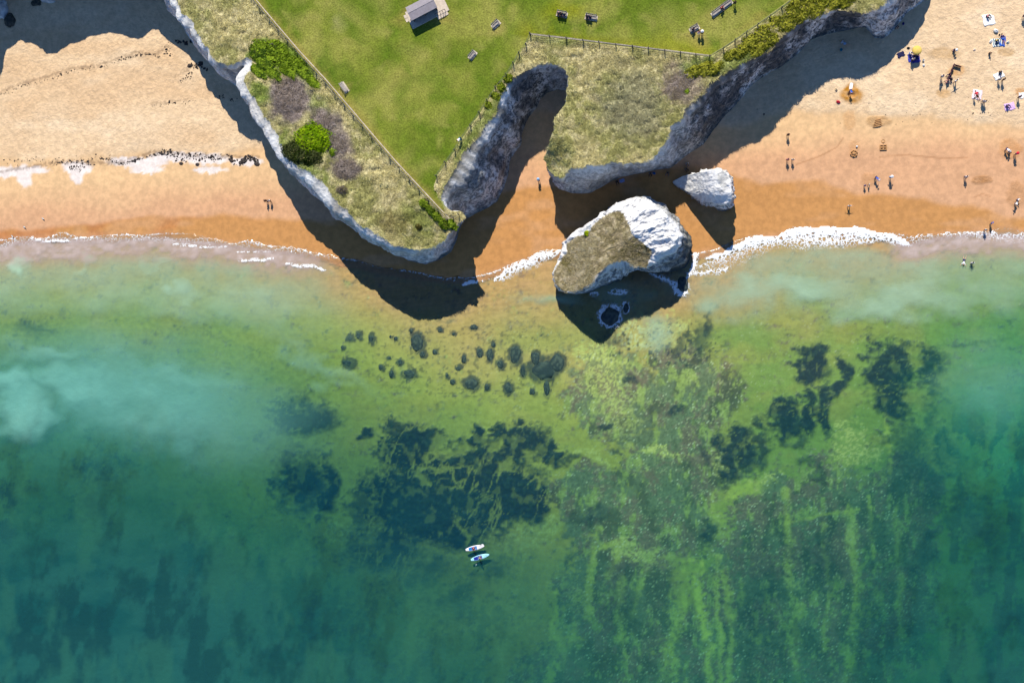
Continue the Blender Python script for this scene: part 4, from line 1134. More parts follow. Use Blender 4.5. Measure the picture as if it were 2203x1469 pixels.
for i, (x, y, a, b, h) in enumerate(((560, 112, 26, 24, .7), (596, 106, 30, 20, .65), (574, 138, 28, 22, .7), (610, 128, 30, 20, .6), (556, 154, 24, 11, .5), (636, 140, 26, 16, .55), (655, 158, 22, 13, .5), (674, 178, 20, 10, .45), (588, 158, 26, 12, .5), (620, 152, 26, 14, .5))):
    shrub('shrub', x, y, a, b, h, GA if i % 2 else T(88, 118, 40), GB, 'bright green shrub in the thicket at the cleft of the left cliff', 'green thicket beside the cliff cleft', n=1300, tilt=40)
for x, y, a, b in ((912, 438, 12, 9), (926, 452, 13, 9), (940, 466, 13, 9), (955, 482, 15, 10), (974, 484, 14, 9)):
    shrub('shrub', x, y, a, b, .8, T(104, 128, 34), T(166, 190, 60), 'green shrub below the fence at the tip of the promontory', 'shrubs along the promontory fence', n=420, tilt=45)
for x, y, a, b in ((1066, 208, 9, 13), (1078, 188, 10, 13), (1093, 170, 10, 10), (1050, 226, 8, 10)):
    shrub('shrub', x, y, a, b, .6, T(108, 128, 34), T(172, 186, 60), 'green shrub between the fence and the dark inlet wall', 'shrubs on the inlet lip', n=330, tilt=-50)
for x, y, a, b in ((1492, 156, 18, 12), (1516, 150, 20, 11), (1540, 148, 18, 10), (1570, 120, 14, 9), (1596, 112, 18, 13), (1614, 92, 17, 14), (1632, 108, 18, 12), (1640, 72, 17, 14), (1658, 86, 18, 12), (1668, 52, 18, 14), (1690, 58, 20, 12), (1700, 30, 20, 14), (1722, 36, 20, 12), (1735, 14, 20, 14),
                   (1756, 24, 20, 12), (1772, 6, 20, 12), (1795, 8, 20, 10), (1822, 6, 20, 10), (1716, 4, 18, 12), (1752, -4, 18, 10), (1790, -10, 20, 9)):
    shrub('shrub', x, y, a * 1.15, b * 1.15, .6, YA, YB, 'yellow-green shrub in the scrub belt along the eastern cliff edge', 'scrub belt on the eastern cliff', n=560, tilt=-35)
for x, y, a, b, tl, lab in ((622, 212, 40, 48, 25, 'largest patch of grey leafless scrub on the western promontory'), (700, 268, 26, 22, 0, 'grey leafless scrub above and right of the lime-green bush'),
                            (728, 310, 22, 32, -15, 'grey leafless scrub just right of the lime-green bush'), (748, 364, 34, 22, -10, 'grey leafless scrub below and right of the lime-green bush'), (1462, 182, 40, 26, -40, 'grey-brown leafless scrub on the middle headland near the fence corner')):
    shrub('scrub_patch', x, y, a, b, .45, T(156, 142, 128), T(204, 188, 178), lab, n=int(a * b * 1.6), leaf=.22, tilt=tl, thin=True, cat='scrub')

# ================================================================== FENCES, KERBS, SHELTER, BENCHES
m_post = plain('fence_post_wood', (.13, .11, .09), .9, .3, 10)
m_wire = plain('fence_rail', (.16, .15, .13), .7, .2, 10)
m_conc = plain('pale_concrete', T(222, 205, 186), .95, .14, 3, .01)
m_kerb = plain('worn_kerb', T(214, 200, 180), .95, .25, 2.0, .02)
post_me = MB().box((0, 0, .62), (.13, .13, 1.3), bev=.02).mesh('post'); post_me.materials.append(m_post)
def fence(posts, label, rails=(.45, .95), rw=.022):
    P = [put_top(*p) for p in posts]
    ro = empty('fence', P[0]); tag(ro, label, 'fence')
    o0 = Vector(P[0])
    for p in P:
        q = bpy.data.objects.new('post', post_me); col.objects.link(q); q.parent = ro; q.location = Vector(p) - o0
        q.rotation_euler = (random.uniform(-.04, .04), random.uniform(-.04, .04), random.uniform(0, 1.5))
    for h in rails:
        for a, b in zip(P[:-1], P[1:]):
            a_, b_ = Vector(a) - o0 + Vector((0, 0, h)), Vector(b) - o0 + Vector((0, 0, h))
            mid = (a_ + b_) / 2 - Vector((0, 0, .02))
            add('rail', MB().tube([a_, mid, b_], rw, 5).mesh('rail'), m_wire, ro)
def along(P, n):
    Q = np.array(P, float); s = np.concatenate([[0], np.cumsum(np.hypot(*np.diff(Q, axis=0).T))])
    return [(float(np.interp(t, s, Q[:, 0])), float(np.interp(t, s, Q[:, 1]))) for t in np.linspace(0, s[-1], n)]
F1 = [(500, -52), (545, 0), (592, 56), (640, 112), (700, 177), (760, 247), (805, 300), (850, 352), (920, 427), (964, 474)]
fence(along(F1, 24), 'long post and rail fence between the lawn and the western promontory grass', (.25, .6, .95), .035)
fence([(964, 474), (976, 469), (988, 463)], 'short fence at the pointed tip of the lawn')
fence([(940, 380), (959, 351), (979, 324), (993, 300), (1013, 272), (1032, 245), (1049, 218), (1067, 191), (1090, 163), (1105, 139), (1117, 117), (1132, 98), (1141, 76)], 'post and wire fence climbing the lawn edge beside the dark inlet')
fence([(1141, 76), (1183, 81), (1219, 85), (1255, 90), (1289, 94), (1325, 99), (1361, 103), (1395, 107), (1430, 112), (1464, 117), (1497, 121), (1527, 124)], 'straight post and rail fence along the lawn above the middle headland', (.3, .65, .98), .028)
fence([(1527, 124), (1556, 107), (1581, 90), (1606, 72), (1630, 56), (1656, 38), (1681, 20), (1706, 0)], 'post and wire fence beside the yellow-green scrub belt on the right')
def strip(name, pts, w, m, h=.06):
    P = [put_top(*p) for p in dens(pts, 12)]; V = []; Fq = []
    for i, p in enumerate(P):
        d = Vector(P[min(i + 1, len(P) - 1)]) - Vector(P[max(i - 1, 0)]); n = Vector((-d.y, d.x, 0)).normalized() * w / 2
        for s, z in ((1, -.1), (1, h), (-1, h), (-1, -.1)):
            q = Vector(p) + n * s * (1 + .15 * math.sin(i * 1.7)); V.append((q.x, q.y, p[2] + z))
    for i in range(len(P) - 1):
        for k in range(3):
            a = i * 4 + k; Fq.append((a, a + 1, a + 5, a + 4))
    me = bpy.data.meshes.new(name); me.from_pydata(V, [], Fq); me.update()
    tag(add(name, me, m), kind='structure')
strip('kerb', [(x + 4, y - 2) for x, y in F1], .15, m_kerb)
strip('kerb', [(1141, 74), (1255, 87), (1395, 104), (1525, 120)], .16, m_kerb)
strip('kerb', [(1527, 121), (1581, 86), (1630, 52), (1706, -4)], .16, plain('mown_edge', T(160, 160, 84), .95, .2, 3))

# open shelter with a low pitched roof on a concrete pad
sX, sY, sZ = put_top(913, 27)
a_ = Vector(put_top(931, -2)) - Vector(put_top(875, 27)); ang = math.atan2(a_.y, a_.x)
sh = empty('shelter', (sX, sY, sZ), ang); tag(sh, 'grey-roofed park shelter on a pale concrete pad on the lawn', 'shelter')
m_roof = plain('grey_roof_felt', T(164, 156, 162), .85, .12, 2.5, .01); m_wallp = plain('shelter_wall', T(120, 110, 110), .8, .15, 4); m_steel = plain('dark_steel', (.05, .05, .06), .5, .2, 8)
L_, D_, E_ = 4.45, 2.3, 2.15
add('pad', MB().box((.45, -.1, .05), (6.4, 3.0, .16), bev=.02).mesh('pad'), m_conc, sh)
rf = MB(); rf.v = [(-L_ / 2, -D_ / 2, E_), (L_ / 2, -D_ / 2, E_), (L_ / 2, .0, E_ + .32), (-L_ / 2, .0, E_ + .32), (-L_ / 2, D_ / 2, E_), (L_ / 2, D_ / 2, E_)]
rf.v += [(x, y, z - .09) for x, y, z in rf.v]
rf.f = [(0, 1, 2, 3), (3, 2, 5, 4), (7, 6, 9, 8), (8, 9, 10, 11), (0, 6, 7, 1), (4, 5, 11, 10), (1, 7, 8, 2), (2, 8, 11, 5), (0, 3, 9, 6), (3, 4, 10, 9)]
rfo = add('roof', rf.mesh('roof'), m_roof, sh)
add('ridge_cap', MB().tube([(-L_ / 2, 0, E_ + .325), (L_ / 2, 0, E_ + .325)], .04, 6).mesh('ridge_cap'), m_roof, rfo)
add('back_wall', MB().box((0, .95, 1.12), (4.1, .1, 2.0)).mesh('back_wall'), m_wallp, sh)
for s in (-1, 1): add('side_wall', MB().box((s * 2.0, .1, 1.12), (.1, 1.6, 2.0)).mesh('side_wall'), m_wallp, sh)
add('partition', MB().box((0, .1, 1.0), (.08, 1.6, 1.75)).mesh('partition'), m_wallp, sh)
add('bench_seat', MB().box((0, .68, .5), (3.9, .42, .06)).mesh('bench_seat'), m_post, sh)
for i in range(5): add('railing_post', MB().box((1.35 + i * .42, -1.45, .55), (.06, .06, .9)).mesh('railing_post'), m_steel, sh)
add('railing', MB().box((2.2, -1.45, 1.0), (1.8, .06, .06)).mesh('railing'), m_steel, sh)
for i in range(3): add('paving_slab', MB().box((1.75 + i * .62, -1.85, .03), (.58, .55, .08), bev=.015).mesh('paving_slab'), m_conc, sh)
for i in range(2): add('paving_slab', MB().box((-2.95, .75 - i * .62, .03), (.5, .58, .08), bev=.015).mesh('paving_slab'), m_conc, sh)

m_bench = plain('weathered_bench_wood', T(176, 168, 162), .85, .2, 7)
def bench(px, py, deg, L, label, group=None):
    X, Y, Z = put_top(px, py)
    b = empty('bench', (X, Y, Z), R(deg)); tag(b, label, 'bench', group)
    add('footing', MB().box((0, 0, .02), (L + .25, .85, .08), bev=.02).mesh('footing'), m_kerb, b)
    for i in range(4): add('seat_slat', MB().box((0, -.19 + i * .125, .45), (L, .1, .035), bev=.008).mesh('seat_slat'), m_bench, b)
    for i in range(3): add('back_slat', MB().box((0, .26 + i * .035, .60 + i * .13), (L, .03, .1), bev=.008).mesh('back_slat'), m_bench, b)
    for s in (-1, 1):
        mb = MB(); mb.box((s * (L / 2 - .1), -.19, .22), (.07, .07, .44)); mb.tube([(s * (L / 2 - .1), .19, 0), (s * (L / 2 - .1), .22, .45), (s * (L / 2 - .1), .35, .95)], .035, 6)
        add('leg', mb.mesh('leg'), m_bench, b)
        add('armrest', MB().box((s * (L / 2 - .06), .02, .66), (.07, .55, .04), bev=.01).mesh('armrest'), m_bench, b)
    return b
def fdeg(ax, ay, bx, by):   # direction on the ground of a line in the photo
    p, q = put_top(ax, ay), put_top(bx, by); return math.degrees(math.atan2(q[1] - p[1], q[0] - p[0]))
bench(741, 189, fdeg(749, 200, 734, 178), 1.6, 'wooden bench on the lawn beside the long promontory fence')
bench(1017, 120, fdeg(1012, 126, 1023, 112), 1.25, 'empty wooden bench on the lawn below the shelter, left of the inlet fence')
bench(1067, 54, fdeg(1060, 58, 1073, 46), 1.25, 'empty wooden bench on the lawn right of the shelter')
b4 = bench(1209, 32, fdeg(1200, 28, 1220, 32), 1.5, 'wooden bench filled by dark-clothed people on a bright green patch of lawn')
b5 = bench(1272, 39, fdeg(1262, 33, 1284, 37), 1.7, 'wooden bench with dark-clothed people on its left half, above the straight fence')
b7 = bench(1494, 63, fdeg(1485, 66, 1500, 57), 1.3, 'wooden bench beside two standing people on the right of the lawn')
b6 = bench(1553, 19, fdeg(1535, 32, 1572, 4), 3.4, 'very long bench on a pale footing at the top right of the lawn')
# leaning pole in the thicket
pX, pY, pZ = put_top(597, 104)
sg = empty('marker_pole', (pX, pY, pZ), 0.3); tag(sg, 'thin dark pole standing in the green thicket of the left cliff', 'pole')
add('pole', MB().tube([(0, 0, -.1), (0, 0, 2.4)], .04, 8).mesh('pole'), m_post, sg); add('crosspiece', MB().box((-.15, 0, 2.3), (.6, .06, .12)).mesh('crosspiece'), m_post, sg)

# ================================================================== ROCKS AND WRACK
def rock_mesh(name, rx, ry, rz, seed, sub=3, c0=(.018, .032, .04), c1=(.07, .09, .075)):
    bm = bmesh.new(); bmesh.ops.create_icosphere(bm, subdivisions=sub, radius=1.0)
    P = np.array([v.co[:] for v in bm.verts])
    k = 1 + .55 * (fbm(P[:, 0] * 1.3 + seed, P[:, 1] * 1.3 + P[:, 2], 3, seed) - .5) + .25 * (fbm(P[:, 0] * 4 + seed, P[:, 1] * 4 + P[:, 2] * 3, 2, seed + 3) - .5)
    Q = P * k[:, None] * np.array([rx, ry, rz])
    for v, q in zip(bm.verts, Q): v.co = q
    me = bpy.data.meshes.new(name); bm.to_mesh(me); bm.free()
    for p in me.polygons: p.use_smooth = True
    set_col(me, 'Col', mixc(np.broadcast_to(np.array(c0), P.shape), np.array(c1), ss(.45, .7, fbm(P[:, 0] * 5 + seed, P[:, 1] * 5 + P[:, 2], 2, seed + 9))))
    return me
m_weedy = attr_mat('weedy_rock', rough=.7, grain=5, gamt=.3, bscale=6, bdist=.06, spec=.3)
wlab = ('dark weed-covered rock under the shallow green water below the promontory', 'dark weed-covered rock under the shallow water left of the stack shadow')
for i, e in enumerate(CLUMPS):
    X, Y, Z = put(e[0], e[1])
    me = rock_mesh('weedy_rock', e[2] / 13.2 * .72, e[3] / 13.2 * .72, min(.32, max(.12, -Z * .42)), 300 + i)
    o = add('weedy_rock', me, m_weedy, loc=(X, Y, Z - .02))
    tag(o, wlab[e[0] > 990], 'rock', ('weedy rocks below the promontory', 'weedy rocks left of the stack shadow')[e[0] > 990])
for i, (x, y, rx, ry, rz, lab) in enumerate(((1313, 680, 18, 18, .8, 'dark foam-ringed rock breaking the water in the shadow of the large stack'), (1347, 663, 6, 10, .45, 'small narrow foam-edged rock right of the foam-ringed one in the stack shadow'),
                                             (1470, 612, 12, 16, .5, 'dark rock awash at the lower right foot of the large stack'))):
    X, Y, Z = put(x, y); o = add('rock', rock_mesh('sea_rock', rx / 13.2, ry / 13.2, rz, 400 + i), m_weedy, loc=(X, Y, -.05)); tag(o, lab, 'rock')
for i, (x, y, rx, ry, rz, lab) in enumerate(((4, 18, 17, 26, 1.3, 'pale chalk boulder in shadow at the left top corner of the beach'), (104, 1, 18, 8, 1.0, 'pale chalk boulder in shadow at the top edge of the left beach'),
                                             (22, 44, 14, 16, .7, 'dark boulder in shadow beside the chalk boulder of the left top corner'), (78, 6, 14, 9, .6, 'dark boulder in shadow left of the chalk boulder at the top edge'))):
    X, Y, Z = put(x, y); pale = i < 2
    o = add('boulder', rock_mesh('boulder', rx / 13.2, ry / 13.2, rz, 420 + i, 3, (.45, .45, .44) if pale else (.03, .035, .03), (.75, .74, .72) if pale else (.08, .085, .07)), m_chalk if pale else m_weedy, loc=(X, Y, Z)); tag(o, lab, 'boulder')
# seaweed cast up along the tide lines: thousands of scraps
def scraps(paths, n, seed):
    r = np.random.default_rng(seed); V = []; Fq = []
    for pts, w, cnt, sz in paths:
        for px, py in along(pts, cnt):
            if r.random() < .25: continue
            x, y = px + r.normal(0, w), py + r.normal(0, w * .6)
            X, Y, Z = put(x, y); s = sz * r.uniform(.4, 1.5) * (2.2 if r.random() < .08 else 1); m = 7; o = len(V)
            a0 = r.uniform(0, 6.3); el = r.uniform(.35, 1)
            for k in range(m):
                a = a0 + 2 * math.pi * k / m; q = s * r.uniform(.5, 1.2)
                dx, dy = math.cos(a) * q, math.sin(a) * q * el
                V.append((X + dx * math.cos(a0) - dy * math.sin(a0), Y + dx * math.sin(a0) + dy * math.cos(a0), Z + .01))
            V.append((X, Y, Z + .05 + s * .35))
            for k in range(m): Fq.append((o + k, o + (k + 1) % m, o + m))
    me = bpy.data.meshes.new('seaweed_wrack'); me.from_pydata(V, [], Fq); me.update(); return me
m_wrack = plain('seaweed_wrack', (.035, .028, .026), .75, .4, 9)
wr = scraps([([(15, 345), (90, 340)], 5, 26, .13), ([(110, 352), (190, 345), (150, 360), (200, 355)], 4, 90, .14), ([(150, 362), (175, 364)], 5, 40, .12), ([(215, 340), (235, 344), (262, 354), (290, 345), (320, 336), (350, 330)], 2.5, 190, .12),
             ([(330, 334), (360, 328), (382, 338), (395, 350)], 6, 90, .16), ([(395, 335), (430, 340), (470, 340)], 6, 110, .15), ([(490, 335), (500, 345), (505, 350)], 4, 26, .24), ([(512, 355), (525, 345), (535, 338), (555, 345)], 3.5, 70, .24), ([(350, 322), (370, 325)], 5, 18, .15),
             ([(0, 205), (50, 185), (100, 172), (160, 152), (220, 145), (245, 135)], 3, 110, .11), ([(250, 132), (290, 120), (312, 116), (345, 122)], 2.5, 110, .12), ([(355, 110), (365, 120), (360, 95)], 4, 40, .12), ([(376, 88), (392, 92), (412, 90)], 4, 40, .2), ([(408, 138), (425, 142), (440, 146)], 5, 40, .18), ([(388, 176), (402, 168), (410, 158)], 4, 36, .12), ([(330, 228), (380, 222), (418, 216)], 3, 44, .11),
             ([(470, 205), (480, 212)], 3, 16, .14), ([(495, 214), (505, 216)], 3, 12, .14), ([(20, 350), (240, 335)], 6, 50, .1), ([(1900, 262), (2203, 240)], 14, 46, .08), ([(1650, 240), (2203, 200)], 25, 50, .07)], 0, 5)
tag(add('seaweed_wrack', wr, m_wrack), 'scraps of black seaweed cast up along the tide lines of the beach', 'seaweed', kind='stuff')
for i, (x, y, s, lab) in enumerate(((553, 353, .55, 'round black seaweed clump at the right end of the white tide line'), (498, 346, .42, 'black seaweed clump in the gap left of the largest weed heap'), (425, 354, .36, 'black seaweed clump below the middle of the white tide line'), (390, 352, .34, 'black seaweed clump left of centre on the white tide line'), (524, 346, .62, 'largest black seaweed heap on the white tide line'))):
    X, Y, Z = put(x, y); o = add('seaweed_clump', rock_mesh('seaweed_clump', s, s * .75, .16, 440 + i, 3, (.02, .016, .015), (.06, .045, .04)), m_weedy, loc=(X, Y, Z)); tag(o, lab, 'seaweed')

# ================================================================== PEOPLE
def skin_mesh(pts, edges, rads, root, lv=1):
    me = bpy.data.meshes.new('tmp'); me.from_pydata(pts, edges, []); me.update()
    o = bpy.data.objects.new('tmp', me); col.objects.link(o)
    m = o.modifiers.new('s', 'SKIN'); m.use_smooth_shade = True
    for i, v in enumerate(me.skin_vertices[0].data):
        v.radius = (rads[i], rads[i]) if not isinstance(rads[i], tuple) else rads[i]
        v.use_root = (i == root)
    sb = o.modifiers.new('u', 'SUBSURF'); sb.levels = lv; sb.render_levels = lv
    dg = bpy.context.evaluated_depsgraph_get()
    out_ = bpy.data.meshes.new_from_object(o.evaluated_get(dg))
    bpy.data.objects.remove(o)
    return out_

BASE = dict(pel=(0, 0, .95), spi=(0, 0, 1.14), che=(0, 0, 1.34), nec=(0, 0, 1.49), hd0=(0, -.01, 1.57), hd1=(0, -.02, 1.66), hd2=(0, -.015, 1.73),
            shL=(.17, 0, 1.42), elL=(.23, .03, 1.15), wrL=(.25, -.05, .92), paL=(.25, -.08, .85), shR=(-.17, 0, 1.42), elR=(-.23, .03, 1.15), wrR=(-.25, -.05, .92), paR=(-.25, -.08, .85),
            hiL=(.09, 0, .92), knL=(.10, -.02, .50), anL=(.10, .02, .08), toL=(.11, -.16, .035), hiR=(-.09, 0, .92), knR=(-.10, -.02, .50), anR=(-.10, .02, .08), toR=(-.11, -.16, .035))
RAD = dict(pel=.125, spi=.105, che=.13, nec=.05, hd0=.06, hd1=.088, hd2=.07, shL=.06, elL=.042, wrL=.028, paL=.034, shR=.06, elR=.042, wrR=.028, paR=.034, hiL=.085, knL=.055, anL=.038, toL=.032, hiR=.085, knR=.055, anR=.038, toR=.032)
EDG = [('pel', 'spi'), ('spi', 'che'), ('che', 'nec'), ('nec', 'hd0'), ('hd0', 'hd1'), ('hd1', 'hd2')] + [e for s in 'LR' for e in (('che', 'sh' + s), ('sh' + s, 'el' + s), ('el' + s, 'wr' + s), ('wr' + s, 'pa' + s), ('pel', 'hi' + s), ('hi' + s, 'kn' + s), ('kn' + s, 'an' + s), ('an' + s, 'to' + s))]
def rotx(keys, J, c, a, dz=0, dy=0):
    for k in keys:
        y, z = J[k][1] - c[1], J[k][2] - c[2]
        J[k] = (J[k][0], c[1] + y * math.cos(a) - z * math.sin(a) + dy, c[2] + y * math.sin(a) + z * math.cos(a) + dz)
def pose(name):
    J = dict(BASE)
    if name == 'walk':
        J.update(knL=(.10, -.14, .52), anL=(.10, -.20, .09), toL=(.11, -.37, .06), knR=(-.10, .06, .50), anR=(-.10, .28, .14), toR=(-.11, .14, .04), elL=(.22, .12, 1.17), wrL=(.23, .12, .94), paL=(.23, .10, .86), elR=(-.22, -.06, 1.16), wrR=(-.23, -.2, .97), paR=(-.22, -.25, .91))
    elif name == 'akimbo':
        J.update(elL=(.42, .05, 1.20), wrL=(.24, -.04, 1.02), paL=(.18, -.07, 1.0), elR=(-.42, .05, 1.20), wrR=(-.24, -.04, 1.02), paR=(-.18, -.07, 1.0))
    elif name == 'wide':
        J.update(elL=(.42, .0, 1.38), wrL=(.64, -.03, 1.32), paL=(.71, -.04, 1.30), elR=(-.42, 0, 1.36), wrR=(-.62, -.06, 1.26), paR=(-.68, -.08, 1.22), hiL=(.1, 0, .92), knL=(.15, -.02, .50), anL=(.2, .02, .08), toL=(.22, -.15, .035), knR=(-.15, -.02, .50), anR=(-.2, .02, .08), toR=(-.22, -.15, .035))
    elif name in ('chair', 'ground'):
        h = .56 if name == 'chair' else .14
        dz = h - .95
        for k in J:
            if k[:2] not in ('kn', 'an', 'to'): J[k] = (J[k][0], J[k][1], J[k][2] + dz)
        for s, q in (('L', 1), ('R', -1)):
            if name == 'chair': J['kn' + s] = (.13 * q, -.42, h + .0); J['an' + s] = (.13 * q, -.40, .09); J['to' + s] = (.14 * q, -.56, .04)
            else: J['kn' + s] = (.20 * q, -.36, .40); J['an' + s] = (.16 * q, -.62, .07); J['to' + s] = (.17 * q, -.77, .09)
            J['el' + s] = (.26 * q, -.08, h + .24); J['wr' + s] = (.18 * q, -.30, h + .18); J['pa' + s] = (.15 * q, -.36, h + .17)
        rotx(('spi', 'che', 'nec', 'hd0', 'hd1', 'hd2', 'shL', 'shR'), J, J['pel'], .18)
    elif name == 'kneel':
        h = .48
        for k in J: J[k] = (J[k][0], J[k][1], J[k][2] + h - .95)
        for s, q in (('L', 1), ('R', -1)):
            J['kn' + s] = (.14 * q, -.26, .08); J['an' + s] = (.12 * q, .16, .07); J['to' + s] = (.12 * q, .30, .04)
            J['el' + s] = (.26 * q, -.18, h + .22); J['wr' + s] = (.16 * q, -.36, h + .10); J['pa' + s] = (.13 * q, -.42, h + .06)
        rotx(('spi', 'che', 'nec', 'hd0', 'hd1', 'hd2', 'shL', 'shR'), J, J['pel'], .35)
    elif name == 'lie':
        for k in J: J[k] = (J[k][0] * (1.15 if k[:2] in ('kn', 'an', 'to') else 1), J[k][2] - .95, .12 - J[k][1] * .5)
        for s, q in (('L', 1), ('R', -1)): J['el' + s] = (.36 * q, .22, .09); J['wr' + s] = (.34 * q, .0, .07); J['pa' + s] = (.33 * q, -.07, .06); J['to' + s] = (.16 * q, -.95, .18)
    elif name == 'swim':
        for k in J: J[k] = (J[k][0], J[k][2] - .95, .0 + J[k][1] * .4)
        for s, q in (('L', 1), ('R', -1)): J['el' + s] = (.38 * q, .62, .0); J['wr' + s] = (.44 * q, .80, -.02); J['pa' + s] = (.45 * q, .87, -.02); J['kn' + s] = (.16 * q, -.45, -.05); J['an' + s] = (.24 * q, -.8, -.05); J['to' + s] = (.27 * q, -.95, -.05)
        for k in ('hd0', 'hd1', 'hd2'): J[k] = (J[k][0], J[k][1] - .02, J[k][2] + .08)
    elif name == 'bend':
        rotx(('spi', 'che', 'nec', 'hd0', 'hd1', 'hd2', 'shL', 'shR'), J, J['pel'], 1.05)
        for s, q in (('L', 1), ('R', -1)):
            x, y, z = J['sh' + s]; J['el' + s] = (x + .03 * q, y - .05, z - .27); J['wr' + s] = (x * .8, y - .14, z - .48); J['pa' + s] = (x * .7, y - .16, z - .55)
            J['kn' + s] = (.12 * q, -.10, .50)
    return J
def joined(me, extra_v, extra_f, mi):
    bm = bmesh.new(); bm.from_mesh(me)
    vs = [bm.verts.new(v) for v in extra_v]
    for f, m_ in zip(extra_f, mi):
        try:
            q = bm.faces.new([vs[i] for i in f]); q.material_index = m_; q.smooth = True
        except ValueError: pass
    bm.to_mesh(me); bm.free(); me.update()
POSES = {}
def pose_meshes(name):
    if name in POSES: return POSES[name]
    J = pose(name); ks = list(J); ix = {k: i for i, k in enumerate(ks)}
    body = skin_mesh([J[k] for k in ks], [(ix[a], ix[b]) for a, b in EDG], [RAD[k] for k in ks], ix['pel'])
    hd = Vector(J['hd1']); up = (Vector(J['hd2']) - Vector(J['hd0'])).normalized()
    fwd = Vector((0, -1, 0)) if name not in ('lie',) else Vector((0, 0, 1))
    fwd = (fwd - up * fwd.dot(up)).normalized(); sd_ = up.cross(fwd)
    ex = MB(); n0 = 0; mi = []
    def part(f0, m_):
        nonlocal n0
        mi.extend([m_] * (len(ex.f) - n0)); n0 = len(ex.f)
    for s in (-1, 1):
        ex.ball(tuple(hd + fwd * .082 + sd_ * s * .032 + up * .005), .012, 6, 4); part(0, 1)
        ex.ball(tuple(hd + sd_ * s * .088 - up * .005), (.018, .02, .03), 6, 4); part(0, 0)
    ex.tube([hd + fwd * .075 + up * .005, hd + fwd * .108 - up * .03, hd + fwd * .082 - up * .036], [.008, .014, .008], 5); part(0, 0)
    ex.tube([hd + fwd * .078 - up * .062 - sd_ * .022, hd + fwd * .084 - up * .064, hd + fwd * .078 - up * .062 + sd_ * .022], .006, 5); part(0, 1)
    for s in 'LR':
        p = Vector(J['pa' + s]); d = (p - Vector(J['wr' + s])).normalized(); q = 1 if s == 'L' else -1
        c = d.orthogonal().normalized() if abs(d.y) > .9 else (Vector((0, 1, 0)) - d * d.y).normalized()
        w = d.cross(c)
        for i, (ln, of) in enumerate(((.070, -.026), (.080, -.009), (.074, .009), (.058, .025))):
            b0 = p + c * of + d * .02
            ex.tube([b0, b0 + d * ln * .5 + w * .006, b0 + d * ln * .9 + w * .022], [.0095, .009, .007], 5)
        b0 = p - c * .028 - d * .02
        ex.tube([b0, b0 - c * .03 + d * .02, b0 - c * .038 + d * .05], [.011, .01, .008], 5)
        part(0, 0)
    joined(body, ex.v, ex.f, mi)
    def garment(keys, grow, root, cut=()):
        K = [k for k in keys]; P = []; Rr = []; id_ = {}
        for k in K:
            if k in cut:
                a, b, t = cut[k]; p = Vector(J[a]).lerp(Vector(J[b]), t); r = RAD[a] + (RAD[b] - RAD[a]) * t
            else: p = Vector(J[k]); r = RAD[k]
            id_[k] = len(P); P.append(tuple(p)); Rr.append(r * 1.06 + grow)
        return P, Rr, id_
    # top: waist to chest with short sleeves
    P, Rr, d = garment(['spi0', 'spi', 'che', 'shL', 'slL', 'shR', 'slR'], .014, 'che', dict(spi0=('pel', 'spi', .15), slL=('shL', 'elL', .75), slR=('shR', 'elR', .75)))
    topm = skin_mesh(P, [(d['spi0'], d['spi']), (d['spi'], d['che']), (d['che'], d['shL']), (d['shL'], d['slL']), (d['che'], d['shR']), (d['shR'], d['slR'])], Rr, d['che'])
    def legs(t, nm):
        if t >= 1:
            P, Rr, d = garment(['pel', 'hiL', 'knL', 'enL', 'hiR', 'knR', 'enR'], .012, 'pel', dict(enL=('knL', 'anL', .9), enR=('knR', 'anR', .9)))
            E_ = [('pel', 'hiL'), ('hiL', 'knL'), ('knL', 'enL'), ('pel', 'hiR'), ('hiR', 'knR'), ('knR', 'enR')]
        else:
            P, Rr, d = garment(['pel', 'hiL', 'enL', 'hiR', 'enR'], .016, 'pel', dict(enL=('hiL', 'knL', t), enR=('hiR', 'knR', t)))
            E_ = [('pel', 'hiL'), ('hiL', 'enL'), ('pel', 'hiR'), ('hiR', 'enR')]
        return skin_mesh(P, [(d[a], d[b]) for a, b in E_], Rr, d['pel'])
    hair = MB(); o0 = len(hair.v)
    hair.ball((0, 0, 0), (.098, .105, .098), 12, 8)
    M_ = Matrix((sd_, -fwd, up)).transposed()
    hair.v = [tuple(hd + M_ @ Vector((x, y + .012, z + .022)) if True else 0) for x, y, z in hair.v]
    # keep the crown and back only
    keepf = []
    for f in hair.f:
        c = sum((Vector(hair.v[i]) for i in f), Vector()) / len(f) - hd
        if c.dot(up) > -.01 or (c.dot(fwd) < -.02 and c.dot(up) > -.075): keepf.append(f)
    hair.f = keepf
    hat = MB(); hat.lathe([(.23, 0), (.22, .012), (.105, .03), (.10, .09), (.06, .125), (.004, .13)], 18)
    hat.v = [tuple(hd + M_ @ Vector((x, y, z + .035))) for x, y, z in hat.v]
    r = dict(body=body, top=topm, trousers=legs(1, 't'), shorts=legs(.72, 's'), hair=hair.mesh('hair', True), hat=hat.mesh('hat', True))
    eye = plain('eyes_and_mouth', (.05, .03, .03), .5, .1)
    for k, m_ in r.items():
        m_.materials.clear(); m_.materials.append(plain('cloth_white', (.75, .75, .75)))
        if k == 'body': m_.materials.append(eye)
        for p in m_.polygons: p.use_smooth = True
    POSES[name] = r
    return r
def cmat(c, kind):
    return plain(f'{kind}_{c[0]}_{c[1]}_{c[2]}', np.clip(lin(c) * (1.0 if kind != 'skin' else .9), .004, .8), .8, .18, 14)
SK = [(224, 172, 140), (196, 140, 108), (150, 100, 74), (236, 190, 160)]
